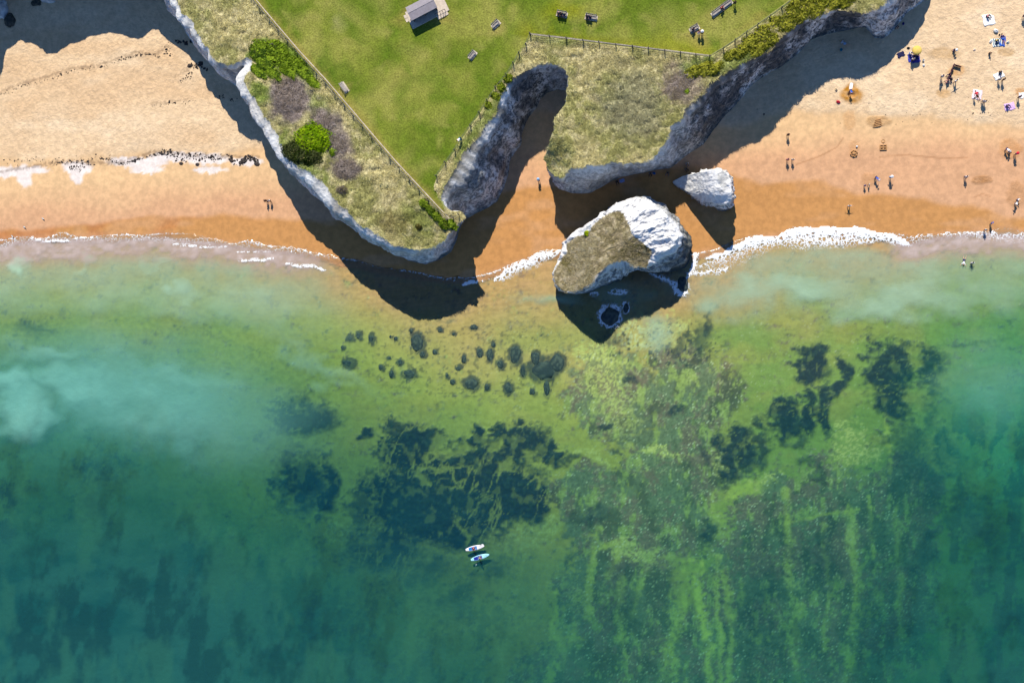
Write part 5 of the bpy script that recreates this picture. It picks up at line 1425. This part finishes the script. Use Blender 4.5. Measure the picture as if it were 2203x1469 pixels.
def person(loc, pz, deg, sc_, skin, top, bottom, head, label, group=None, long=True, hat=False):
    pm = pose_meshes(pz)
    def mk(name, me, m_, parent):
        o = bpy.data.objects.new(name, me); col.objects.link(o)
        o.material_slots[0].link = 'OBJECT'; o.material_slots[0].material = m_
        if parent: o.parent = parent
        return o
    b = mk('person', pm['body'], cmat(SK[skin], 'skin'), None)
    b.location = loc; b.rotation_euler = (0, 0, R(deg)); b.scale = (sc_,) * 3
    tag(b, label, 'person', group)
    if top: mk('shirt', pm['top'], cmat(top, 'cloth'), b)
    if bottom: mk('trousers' if long else 'shorts', pm['trousers' if long else 'shorts'], cmat(bottom, 'cloth'), b)
    if head: mk('hat' if hat else 'hair', pm['hat' if hat else 'hair'], cmat(head, 'hat' if hat else 'hair'), b)
    return b
BLK, NAVY, WHT, BLU, LBL, RED, PNK, GRY, BRN, BLD, TEAL = (28, 26, 34), (28, 34, 92), (236, 236, 238), (40, 92, 190), (150, 190, 232), (206, 40, 60), (232, 150, 160), (120, 118, 126), (70, 46, 34), (196, 160, 100), (30, 140, 150)
def bp(px, py, *a, **k): return person(put(px, py), *a, **k)
bp(576, 434, 'walk', 20, 1, 1, BLK, BLK, BLK, 'person in dark clothes, left one of the two walking on the left beach')
bp(584, 434, 'walk', 10, .97, 0, WHT, BRN, BLK, 'person in a white top, right one of the two walking on the left beach')
bp(1160, 389, 'walk', 10, 1, 0, LBL, NAVY, LBL, 'person with a pale blue hat walking out of the dark inlet', hat=True)
bp(1694, 293, 'stand', 0, 1, 1, BLK, BLK, BLK, 'lone person in dark clothes on damp sand nearest the right cliff shadow')
bp(1693, 346, 'stand', 0, 1, 1, PNK, BLK, BRN, 'left one of the couple standing side by side above the small stack', long=False)
bp(1704, 346, 'stand', 0, .96, 0, WHT, BRN, BLD, 'right one of the couple standing side by side above the small stack', long=False)
bp(1882, 384, 'bend', 40, 1, 0, BLU, NAVY, WHT, 'adult in blue with a white hat bending over sand drawings beside two children', hat=True)
bp(1859, 401, 'stand', 0, .72, 0, BLU, BLK, BRN, 'child in blue, left one of the two children beside the bending adult')
bp(1868, 399, 'walk', 60, .68, 0, WHT, BRN, BLD, 'child in white, right one of the two children beside the bending adult')
bp(1914, 384, 'akimbo', 0, 1.02, 0, LBL, BLK, WHT, 'person with hands on hips and a white sun hat on the wet ochre sand', hat=True)
bp(1825, 445, 'wide', 0, .85, 0, WHT, BLK, BRN, 'child with arms held out at the water line above the breaking wave')
bp(2075, 383, 'walk', 0, .98, 0, WHT, NAVY, BRN, 'person in white and navy walking alone past churned sand on the right')
bp(2130, 482, 'stand', 40, .9, 0, BLU, BLK, BLU, 'person in a blue top standing on the ochre sand just above the right foam line')
bp(2117, 496, 'stand', 0, .95, 3, WHT, BLK, BLD, 'person in white standing at the very edge of the foam on the right')
person((*at(2074., 561.), 0.02), 'swim', 170, 1, 0, WHT, NAVY, BRN, 'swimmer stretched out in the shallows, left one of two bathers', long=False)
person((*at(2090., 566.), -.55), 'akimbo', 180, .95, 0, WHT, NAVY, BLK, 'bather standing waist deep in the shallows, right one of two bathers', long=False)
bp(2162, 323, 'bend', 40, .95, 0, WHT, NAVY, WHT, 'person in white bending over the dug hole at the right edge', hat=True)
bp(2170, 328, 'kneel', -20, .95, 1, NAVY, BLK, BRN, 'person in navy kneeling in the dug hole at the right edge')
bp(2182, 334, 'stand', 20, 1, 0, NAVY, BLK, RED, 'person with a red hat standing by the dug hole at the right edge', hat=True)
bp(2184, 437, 'bend', -30, .95, 0, WHT, BLK, BRN, 'person in white bending over a trench near the right edge above the foam')
bp(2188, 430, 'kneel', 30, .85, 3, WHT, NAVY, BLD, 'person in white kneeling in a trench near the right edge above the foam')
bp(1828, 198, 'bend', 10, 1, 0, BLU, NAVY, BLK, 'person in blue bending over the round orange sand hole')
bp(1957, 116, 'ground', 60, 1, 0, WHT, BLU, BRN, 'person in white sitting left of the yellow parasol')
bp(1966, 121, 'ground', 10, 1, 1, BLK, NAVY, BLK, 'person in black sitting just under the yellow parasol')
bp(1974, 120, 'ground', -20, .95, 0, PNK, NAVY, BRN, 'person in pink sitting at the right below the yellow parasol')
bp(1961, 132, 'stand', 10, 1, 0, WHT, BLK, BRN, 'person in white standing below the yellow parasol group')
bp(2024, 168, 'stand', 0, 1, 0, WHT, GRY, BLK, 'adult standing left of the long dark windbreak')
bp(2022, 182, 'stand', 20, .68, 0, GRY, BLK, BRN, 'small child standing alone left below the long dark windbreak')
bp(2044, 162, 'ground', -60, 1, 1, BLK, NAVY, BLK, 'person in black sitting against the windbreak, uppermost')
bp(2046, 170, 'ground', -40, .95, 0, NAVY, BLK, BRN, 'person in navy sitting against the windbreak, middle')
bp(2041, 176, 'ground', -80, .95, 3, WHT, PNK, BLD, 'person in white sitting at the lower end of the windbreak')
bp(2053, 178, 'wide', 30, 1, 0, WHT, BLK, BRN, 'person in white with arms out standing below the windbreak')
bp(2123, 36, 'ground', 60, 1, 1, PNK, BLK, BLK, 'person sitting on the corner of the large white blanket')
bp(2143, 88, 'ground', 20, 1, 0, (236, 214, 90), NAVY, BRN, 'person in yellow sitting on the striped towel')
bp(2157, 84, 'lie', 10, 1, 1, NAVY, BLU, BLK, 'person lying on the blue towel beside the striped towel', long=False)
bp(2128, 116, 'kneel', 20, .8, 1, BLK, BLK, BLK, 'child in dark clothes kneeling below the striped towel')
bp(2051, 110, 'kneel', 50, .95, 0, BLK, NAVY, WHT, 'person in dark clothes crouching alone above the windbreak', hat=True)
bp(2147, 174, 'stand', 0, .9, 0, WHT, BLK, BRN, 'person standing at the lower left of the crumpled white blanket')
bp(2155, 175, 'stand', 20, 1, 1, BLK, BLK, BLK, 'person in black standing at the lower right of the crumpled white blanket')
bp(2151, 155, 'ground', 0, .9, 0, BLK, BLK, BLK, 'person in black sitting at the top of the crumpled white blanket')
bp(2102, 206, 'lie', 20, 1, 1, RED, BRN, BLK, 'person in dark red lying on the pink blanket', long=False)
bp(2095, 213, 'stand', 0, .72, 0, WHT, BLK, BRN, 'child standing at the left edge of the pink blanket')
bp(2112, 221, 'stand', -30, 1, 0, WHT, GRY, BLD, 'left one of two people standing below the pink blanket')
bp(2116, 222, 'stand', 30, .95, 0, WHT, BLK, BRN, 'right one of two people standing below the pink blanket')
bp(2165, 229, 'ground', 60, 1, 1, NAVY, NAVY, BLK, 'person in navy sitting on the lavender blanket')
bp(2189, 212, 'stand', 10, 1, 0, NAVY, BLK, BRN, 'person in navy standing by the small orange hole at the right edge')
bp(2200, 38, 'stand', 0, 1, 0, WHT, NAVY, BRN, 'person in white and navy cut by the right edge of the picture')
bp(1816, 94, 'lie', 55, 1, 3, WHT, LBL, BLD, 'person in pale clothes lying in the shade of the right cliff', long=False)
bp(1928, 60, 'kneel', 20, .95, 0, GRY, BLK, BRN, 'person crouching in shade at the foot of the right buttress')
bp(1327, 391, 'ground', 20, 1, 1, BLK, BLK, BLK, 'person in black sitting in shade beside a pale blue towel under the middle headland')
bp(1399, 373, 'ground', 0, 1, 0, GRY, BLK, BRN, 'person in grey sitting in shade under the headland by a blue bag')
bp(1437, 372, 'ground', -20, 1, 1, BLK, GRY, BLK, 'person in black sitting in shade between headland and small stack')
bp(1475, 364, 'ground', 40, .95, 0, GRY, BLK, BLK, 'person in grey sitting in shade above the small stack, lower one')
bp(1478, 352, 'ground', 10, .95, 3, WHT, GRY, BLD, 'person in white sitting in shade above the small stack, upper one')
def tp(px, py, *a, **k): return person(put_top(px, py), *a, **k)
tp(992, 301, 'bend', -40, 1, 0, WHT, TEAL, BLK, 'person in white and teal leaning on the fence above the inlet')
tp(1503, 75, 'stand', 20, 1, 0, PNK, WHT, BRN, 'left one of two people standing beside a bench on the lawn')
tp(1510, 75, 'stand', -10, 1, 0, BLK, BLK, WHT, 'right one of two people standing beside a bench on the lawn, white hat', hat=True)
tp(1580, 11, 'stand', 0, 1, 1, (24, 60, 30), BLK, BLK, 'person in dark green standing at the right end of the very long bench')
def seat(b, dx, sc_, skin, top, bottom, head, label, **k):
    M_ = Matrix.Translation(b.location) @ Matrix.Rotation(b.rotation_euler[2], 4, 'Z')
    p = M_ @ Vector((dx, -.02, .03))
    return person(p, 'chair', math.degrees(b.rotation_euler[2]), sc_, skin, top, bottom, head, label, **k)
seat(b4, -.42, 1, 1, NAVY, BLK, (200, 150, 130), 'left person in navy on the bench in the bright green patch')
seat(b4, .0, 1, 1, BLK, BLK, BLK, 'middle person in black on the bench in the bright green patch')
seat(b4, .45, 1, 0, NAVY, NAVY, (130, 140, 90), 'right person in navy on the bench in the bright green patch')
seat(b5, -.55, 1, 1, NAVY, BLK, BLK, 'left person in navy on the bench above the straight fence')
seat(b5, -.1, 1, 0, BLK, NAVY, BLK, 'right person in black on the bench above the straight fence')
seat(b6, -.1, 1, 0, RED, BLK, (90, 20, 30), 'person in red sitting in the middle of the very long bench')
seat(b7, -.3, 1, 0, BLK, NAVY, BLK, 'person in black sitting on the bench beside two standing people')

# ================================================================== PADDLEBOARDS
def board(px, py, deg, label, deck, pad, L=3.2, Wd=.80):
    X, Y = [float(q) for q in at(px, py, .08)]
    ro = empty('paddleboard', (X, Y, .06), R(deg)); tag(ro, label, 'paddleboard')
    n = 26; xs = np.linspace(-L / 2, L / 2, n); t = (xs + L / 2) / L
    hw = Wd / 2 * np.clip(np.sin(np.clip(t * .93 + .055, 0, 1) * math.pi), 0, 1) ** .55
    rk = .10 * np.clip((t - .7) / .3, 0, 1) ** 2
    mb = MB()
    prof = [(-1, 0), (-.93, .07), (-.6, .1), (0, .11), (.6, .1), (.93, .07), (1, 0), (.7, -.06), (0, -.08), (-.7, -.06)]
    for x, h, r_ in zip(xs, hw, rk):
        for u_, z_ in prof: mb.v.append((x, u_ * h, z_ * .7 + r_))
    m_ = len(prof)
    for i in range(n - 1):
        for k_ in range(m_):
            a, b = i * m_ + k_, i * m_ + (k_ + 1) % m_; mb.f.append((a, b, b + m_, a + m_))
    mb.f.append(tuple(range(m_))); mb.f.append(tuple((n - 1) * m_ + q for q in reversed(range(m_))))
    add('hull', mb.mesh('hull', True), plain('board_' + label[:5], lin(deck) * .9, .35, .06, 3), ro)
    pd = MB()
    for i in range(4, 16):
        x, h = xs[i], hw[i] * .72
        pd.v += [(x, -h, .084), (x, h, .084)]
    for i in range(11): pd.f.append((2 * i, 2 * i + 2, 2 * i + 3, 2 * i + 1))
    add('deck_pad', pd.mesh('deck_pad'), plain('pad_' + label[:5], lin(pad) * .9, .8, .2, 8), ro)
    add('bungee', MB().tube([(.75, -.2, .10), (.95, .2, .11), (1.05, -.18, .12), (1.2, .15, .135)], .012, 5).mesh('bungee'), m_steel, ro)
    fn = MB(); fn.v = [(-1.35, -.01, -.05), (-1.1, -.01, -.05), (-1.32, -.005, -.28), (-1.35, .01, -.05), (-1.1, .01, -.05), (-1.32, .005, -.28)]; fn.f = [(0, 1, 2), (5, 4, 3), (0, 2, 5, 3), (1, 4, 5, 2), (0, 3, 4, 1)]
    add('fin', fn.mesh('fin'), m_steel, ro)
    return ro
bd1 = board(1022, 1178, 14, 'white paddleboard with a blue deck pad, the upper of two', (244, 240, 244), (20, 120, 200))
bd2 = board(1033, 1198, 18, 'pale cyan paddleboard with a navy deck pad, the lower of two', (170, 230, 244), (24, 40, 150))
def on_board(b, x, y, deg, **k):
    p = Matrix.Translation(b.location) @ Matrix.Rotation(b.rotation_euler[2], 4, 'Z') @ Vector((x, y, .09))
    return person(p, k.pop('pz'), math.degrees(b.rotation_euler[2]) + deg, 1, k.pop('skin'), k.pop('top'), k.pop('bottom'), k.pop('head'), k.pop('label'), **k)
on_board(bd1, -.25, 0, 90, pz='kneel', skin=0, top=(226, 70, 90), bottom=BLK, head=BRN, label='paddler in red kneeling on the white paddleboard', long=False)
on_board(bd2, -.1, 0, 90, pz='kneel', skin=0, top=NAVY, bottom=LBL, head=BLD, label='paddler in navy kneeling on the pale cyan paddleboard', long=False)
def paddle(loc, deg, tilt, label):
    ro = empty('paddle', loc, R(deg)); ro.rotation_euler[1] = R(tilt); tag(ro, label, 'paddle')
    add('shaft', MB().tube([(-.9, 0, 0), (.75, 0, 0)], .016, 6).mesh('shaft'), m_steel, ro)
    bl = MB(); bl.v = [(.7, -.03, .006), (.8, -.09, .008), (1.05, -.1, .008), (1.14, 0, .008), (1.05, .1, .008), (.8, .09, .008), (.7, .03, .006)]; bl.v += [(x, y, -z) for x, y, z in bl.v]
    bl.f = [tuple(range(7)), tuple(reversed(range(7, 14)))] + [(i, i + 7, (i + 1) % 7 + 7, (i + 1) % 7) for i in range(7)]
    add('blade', bl.mesh('blade'), plain('paddle_white', (.7, .7, .7), .5, .1), ro)
    add('handle', MB().tube([(-.9, -.06, 0), (-.9, .06, 0)], .02, 6).mesh('handle'), m_steel, ro)
q = bd1.location; paddle((q.x + .35, q.y + .35, .35), 14, 8, 'paddle laid along the upper side of the white paddleboard')
q = bd2.location; paddle((q.x - .35, q.y - .55, .22), 245, 16, 'paddle dipped on the lower side of the pale cyan paddleboard')

# ================================================================== BEACH THINGS
def sheet(name, px, py, w, d_, deg, mats, label, cat, stripes=0, seed=0):
    """a cloth lying on the sand, slightly rumpled and thick"""
    X, Y, Z = put(px, py); r = np.random.default_rng(int(px + py) + seed)
    nx, ny = 12, 12; V = []; Fq = []
    for j in range(ny):
        for i in range(nx):
            u_, v_ = i / (nx - 1) - .5, j / (ny - 1) - .5
            x, y = u_ * w + .04 * math.sin(v_ * 9 + seed), v_ * d_ + .04 * math.sin(u_ * 8 + px)
            V.append((x, y, .045 + .03 * math.sin(u_ * 11 + v_ * 7 + px) + r.uniform(0, .012)))
    n_ = nx * ny
    V += [(x * 1.01, y * 1.01, -.05) for x, y, z_ in V]
    for j in range(ny - 1):
        for i in range(nx - 1):
            a = j * nx + i; Fq.append((a, a + 1, a + 1 + nx, a + nx))
    rim = [i for i in range(nx)] + [j * nx + nx - 1 for j in range(1, ny)] + [(ny - 1) * nx + i for i in range(nx - 2, -1, -1)] + [j * nx for j in range(ny - 2, 0, -1)]
    for a, b in zip(rim, rim[1:] + rim[:1]): Fq.append((b, a, a + n_, b + n_))
    me = bpy.data.meshes.new(name); me.from_pydata(V, [], Fq); me.update()
    o = add(name, me, mats, loc=(X, Y, Z), rz=R(deg)); tag(o, label, cat)
    if stripes:
        for p in me.polygons:
            if int((p.center.x / w + .5) * stripes) % 2: p.material_index = 1
    for p in me.polygons: p.use_smooth = True
    return o
cl = lambda c: cmat(c, 'cloth')
sheet('blanket', 2127, 43, 1.7, 1.75, 12, cl(WHT), 'large square white blanket at the top right of the beach', 'blanket')
sheet('towel', 2146, 92, 1.5, 1.3, 5, [cl(WHT), cl((60, 110, 120))], 'white and teal striped towel right of the parasol group', 'towel', stripes=12)
sheet('towel', 2157, 89, .8, 1.6, -8, cl(BLU), 'bright blue towel touching the striped towel', 'towel')
sheet('blanket', 1970, 128, 1.25, 1.1, 12, cl((60, 60, 150)), 'navy blue blanket below the yellow parasol', 'blanket')
sheet('towel', 1957, 126, .5, 1.3, 8, cl((50, 60, 160)), 'narrow blue towel left of the navy blanket', 'towel')
sheet('blanket', 1938, 118, 1.1, .8, 25, cl((24, 26, 70)), 'dark blue blanket at the edge of the cliff shadow', 'blanket')
sheet('blanket', 2102, 204, 1.4, 1.5, -10, cl((246, 214, 224)), 'pale pink blanket on the trampled sand', 'blanket')
sheet('blanket', 2172, 230, 1.5, 1.1, 12, cl((214, 176, 226)), 'lavender blanket on the trampled sand near the right edge', 'blanket')
sheet('blanket', 2149, 163, 1.5, 1.0, 25, cl(WHT), 'crumpled white blanket below the striped towel', 'blanket', seed=3)
sheet('towel', 1338, 389, .8, .55, 15, cl((150, 170, 250)), 'pale blue towel in shade under the middle headland', 'towel')
sheet('towel', 2199, 206, 1.0, .9, 0, cl((240, 226, 226)), 'pale towel cut by the right edge of the picture', 'towel')
# parasol
X, Y, Z = put(1967, 116)
ps = empty('parasol', (X, Y, Z)); tag(ps, 'round yellow beach parasol at the edge of the cliff shadow', 'parasol')
add('pole', MB().tube([(0, 0, -.2), (0, .05, 2.0)], .022, 8).mesh('pole'), plain('parasol_pole', (.7, .7, .68), .4, .1), ps)
cn = MB(); cn.lathe([(.02, 2.05), (.25, 2.02), (.5, 1.93), (.72, 1.78), (.73, 1.72), (.71, 1.76), (.48, 1.90), (.02, 2.0)], 16); can = add('canopy', cn.mesh('canopy', True), plain('parasol_yellow', T(250, 214, 110), .8, .1, 3), ps)
add('finial', MB().ball((0, .05, 2.07), .03).mesh('finial'), plain('parasol_pole', (.7, .7, .68)), can)
for i in range(8):
    a = i * math.pi / 4; add('rib', MB().tube([(0, .05, 1.98), (.7 * math.cos(a), .7 * math.sin(a), 1.735)], .008, 4).mesh('rib'), m_steel, ps)
# windbreak: cloth panels between stakes
wp = [put(2050, 141), put(2046, 150), put(2042, 160), put(2038, 170), put(2035, 180)]
wb_ = empty('windbreak', wp[0]); tag(wb_, 'long dark maroon windbreak standing on the trampled sand', 'windbreak'); o0 = Vector(wp[0])
for p in wp: add('stake', MB().tube([Vector(p) - o0 + Vector((0, 0, -.2)), Vector(p) - o0 + Vector((0, 0, 1.15))], .02, 6).mesh('stake'), m_post, wb_)
for a, b in zip(wp[:-1], wp[1:]):
    a, b = Vector(a) - o0, Vector(b) - o0; d_ = (b - a).normalized(); n_ = Vector((-d_.y, d_.x, 0)) * .012; m_ = (a + b) / 2 + n_ * 6
    v = []
    for s in (1, -1):
        for p in (a, m_, b): v += [tuple(p + n_ * s + Vector((0, 0, .06))), tuple(p + n_ * s + Vector((0, 0, 1.05)))]
    mb = MB(); mb.v = v; mb.f = [(0, 2, 3, 1), (2, 4, 5, 3), (7, 9, 8, 6), (9, 11, 10, 8), (1, 3, 9, 7), (3, 5, 11, 9)]
    add('panel', mb.mesh('panel'), cl((96, 52, 76)), wb_)
p0 = put(2050, 141); p1 = put(2066, 146)
mb = MB(); a, b = Vector(p0) - o0, Vector(p1) - o0; n_ = Vector((.0, .012, 0))
mb.v = [tuple(q + s * n_ + Vector((0, 0, z_))) for s in (1, -1) for q in (a, b) for z_ in (.05, .7)]; mb.f = [(0, 2, 3, 1), (5, 7, 6, 4), (1, 3, 7, 5)]
add('panel', mb.mesh('panel'), cl((110, 66, 70)), wb_); add('stake', MB().tube([b + Vector((0, 0, -.2)), b + Vector((0, 0, .85))], .02, 6).mesh('stake'), m_post, wb_)
def bucket(px, py, c, label, s=.16):
    X, Y, Z = put(px, py); ro = empty('bucket', (X, Y, Z)); tag(ro, label, 'bucket'); m_ = cmat(c, 'plastic')
    add('pail', MB().lathe([(.01, .02), (s * .75, .02), (s * 1.0, s * 1.9), (s * 1.08, s * 1.92), (s * .95, s * 1.86), (s * .7, .05), (.01, .05)], 16).mesh('pail', True), m_, ro)
    add('handle', MB().tube([(-s, 0, s * 1.9), (-s * .7, .06, s * 2.5), (0, .09, s * 2.7), (s * .7, .06, s * 2.5), (s, 0, s * 1.9)], .012, 5).mesh('handle'), m_steel, ro)
bucket(1809, 109, (20, 150, 180), 'teal bucket in the cliff shade below the lying person', .22)
bucket(1986, 131, WHT, 'white bucket at the right of the navy blanket', .15)
def bag(px, py, c, label, s=.3, name='bag'):
    X, Y, Z = put(px, py); ro = empty(name, (X, Y, Z), px); tag(ro, label, 'bag')
    me = rock_mesh('bag_body', s, s * .7, s * .55, int(px), 2); o = add('bag_body', me, cl(c), ro); o.location = (0, 0, s * .35)
    add('strap', MB().tube([(-s * .6, 0, s * .7), (-s * .3, .02, s * 1.15), (s * .3, .02, s * 1.15), (s * .6, 0, s * .7)], .025, 6).mesh('strap'), cl(BLK), ro)
bag(1803, 220, RED, 'red bag left below the round orange sand hole', .33)
bag(1943, 52, (30, 24, 110), 'blue bag lying in shade right of the cliff buttress', .25)
bag(1407, 373, (40, 110, 190), 'bright blue bag in shade under the middle headland', .3)
bag(2142, 68, (226, 236, 246), 'white bag above the striped towel', .42)
bag(2150, 76, BLK, 'small black bag between the white bag and the blue towel', .18)
bag(1954, 104, BLK, 'small black bag in the shade above left of the yellow parasol', .26)
bag(2131, 90, WHT, 'white bag at the left of the striped towel', .3)
bag(2168, 92, (230, 230, 220), 'small pale bag right of the blue towel', .26)
bag(1799, 193, (220, 196, 160), 'pale beige bag left above the round orange sand hole', .3)
bag(2096, 108, (236, 210, 200), 'tiny pale bag alone on the sand above the windbreak', .2)
bag(1987, 141, WHT, 'small white bag below right of the navy blanket', .26)
# ball
X, Y, Z = put(1843, 316)
o = add('ball', MB().ball((0, 0, .16), .16, 16, 10).mesh('ball', True), plain('ball_white', (.75, .74, .72), .5, .08), loc=(X, Y, Z)); tag(o, 'white ball beside the round sandcastle', 'ball')
# body-board stuck by the digger
X, Y, Z = put(1831, 186)
bb = empty('bodyboard', (X, Y, Z), R(80)); tag(bb, 'white bodyboard lying above the round orange sand hole', 'bodyboard')
mb = MB()
for s, z_ in ((1, .06), (.97, .02)):
    mb.v += [(x, y * s, z_) for x, y in ((-.55, -.2), (-.3, -.26), (.3, -.26), (.5, -.2), (.58, 0), (.5, .2), (.3, .26), (-.3, .26), (-.55, .2))]
mb.f = [tuple(range(9)), tuple(reversed(range(9, 18)))] + [(i, i + 9, (i + 1) % 9 + 9, (i + 1) % 9) for i in range(9)]
add('foam_board', mb.mesh('foam_board'), cl((240, 244, 250)), bb); add('leash', MB().tube([(-.5, 0, .07), (-.7, .1, .05), (-.85, .0, .03)], .012, 5).mesh('leash'), m_steel, bb)
# sandcastles
m_mud = plain('heaped_sand', T(206, 156, 104), .95, .2, 6, .03)
def castle(px, py, kind, label):
    X, Y, Z = put(px, py); ro = empty('sandcastle', (X, Y, Z)); tag(ro, label, 'sandcastle')
    if kind == 0:
        add('ring_wall', MB().lathe([(.62, -.05), (.56, .16), (.46, .18), (.40, -.05)], 28).mesh('ring_wall', True), m_mud, ro)
        add('mound', MB().lathe([(.34, -.05), (.28, .18), (.14, .32), (.01, .34)], 18).mesh('mound', True), m_mud, ro)
        for i in range(6):
            a = i * 1.05 + .3; add('turret', MB().lathe([(.12, .0), (.10, .30), (.01, .32)], 10, (.5 * math.cos(a), .42 * math.sin(a), 0)).mesh('turret', True), m_mud, ro)
    elif kind == 1:
        for s in (-1, 1): add('wall', MB().box((0, s * .36, .08), (1.05, .14, .26), bev=.05).mesh('wall'), m_mud, ro)
        for s in (-1, 0, 1): add('wall', MB().box((s * .47, 0, .07), (.14, .6, .24), bev=.05).mesh('wall'), m_mud, ro)
        for s in (-1, 1): add('mound', MB().lathe([(.16, 0), (.12, .22), (.01, .25)], 12, (s * .24, 0, 0)).mesh('mound', True), m_mud, ro)
        add('ring_wall', MB().lathe([(.32, -.03), (.28, .12), (.22, .12), (.18, -.03)], 22, (0, 1.0, 0)).mesh('ring_wall', True), m_mud, ro)
        add('mound', MB().lathe([(.12, -.02), (.08, .16), (.01, .18)], 12, (0, .78, 0)).mesh('mound', True), m_mud, ro)
    else:
        for i in range(5):
            y = -.5 + i * .26
            add('ridge', MB().tube([(-.75 + i * .08, y - .16, -.02), (-.2, y, .1), (.3, y + .08, .12), (.75 - i * .05, y + .18, -.02)], [.05, .11, .11, .04], 7).mesh('ridge', True), m_mud, ro)
castle(1837, 331, 0, 'round turreted sandcastle on the damp right beach')
castle(1900, 318, 1, 'rectangular walled sandcastle with a ring on the damp right beach')
castle(1888, 266, 2, 'row of raked sand ridges at the edge of the dry sand')
# gulls at the left water's edge
def gull(px, py, deg, label):
    X, Y, Z = put(px, py); ro = empty('gull', (X, Y, Z), R(deg)); tag(ro, label, 'gull'); mw = plain('gull_white', (.75, .75, .74), .8, .08); mg_ = plain('gull_grey', (.25, .26, .28), .8, .1)
    b = add('body', MB().tube([(-.22, 0, .19), (-.1, 0, .2), (.05, 0, .2), (.14, 0, .24), (.2, 0, .31), (.24, 0, .32)], [.012, .06, .085, .065, .05, .03], 10).mesh('body', True), mw, ro)
    for s in (-1, 1):
        w_ = MB(); w_.tube([(.08, s * .075, .22), (-.1, s * .07, .22), (-.3, s * .02, .2)], [.04, .055, .008], 6); add('wing', w_.mesh('wing', True), mg_, ro)
        add('leg', MB().tube([(0, s * .03, .14), (.01, s * .03, 0), (.05, s * .035, .005)], .008, 5).mesh('leg'), plain('gull_leg', (.5, .3, .1)), ro)
    add('beak', MB().tube([(.25, 0, .32), (.33, 0, .305)], [.016, .004], 6).mesh('beak'), plain('gull_leg', (.5, .3, .1)), b)
gull(94, 471, -30, 'gull on the wet left sand, highest and rightmost of three')
gull(54, 489, -30, 'gull on the wet left sand, middle one of three')
gull(28, 509, -50, 'gull at the left foam line, lowest of three')
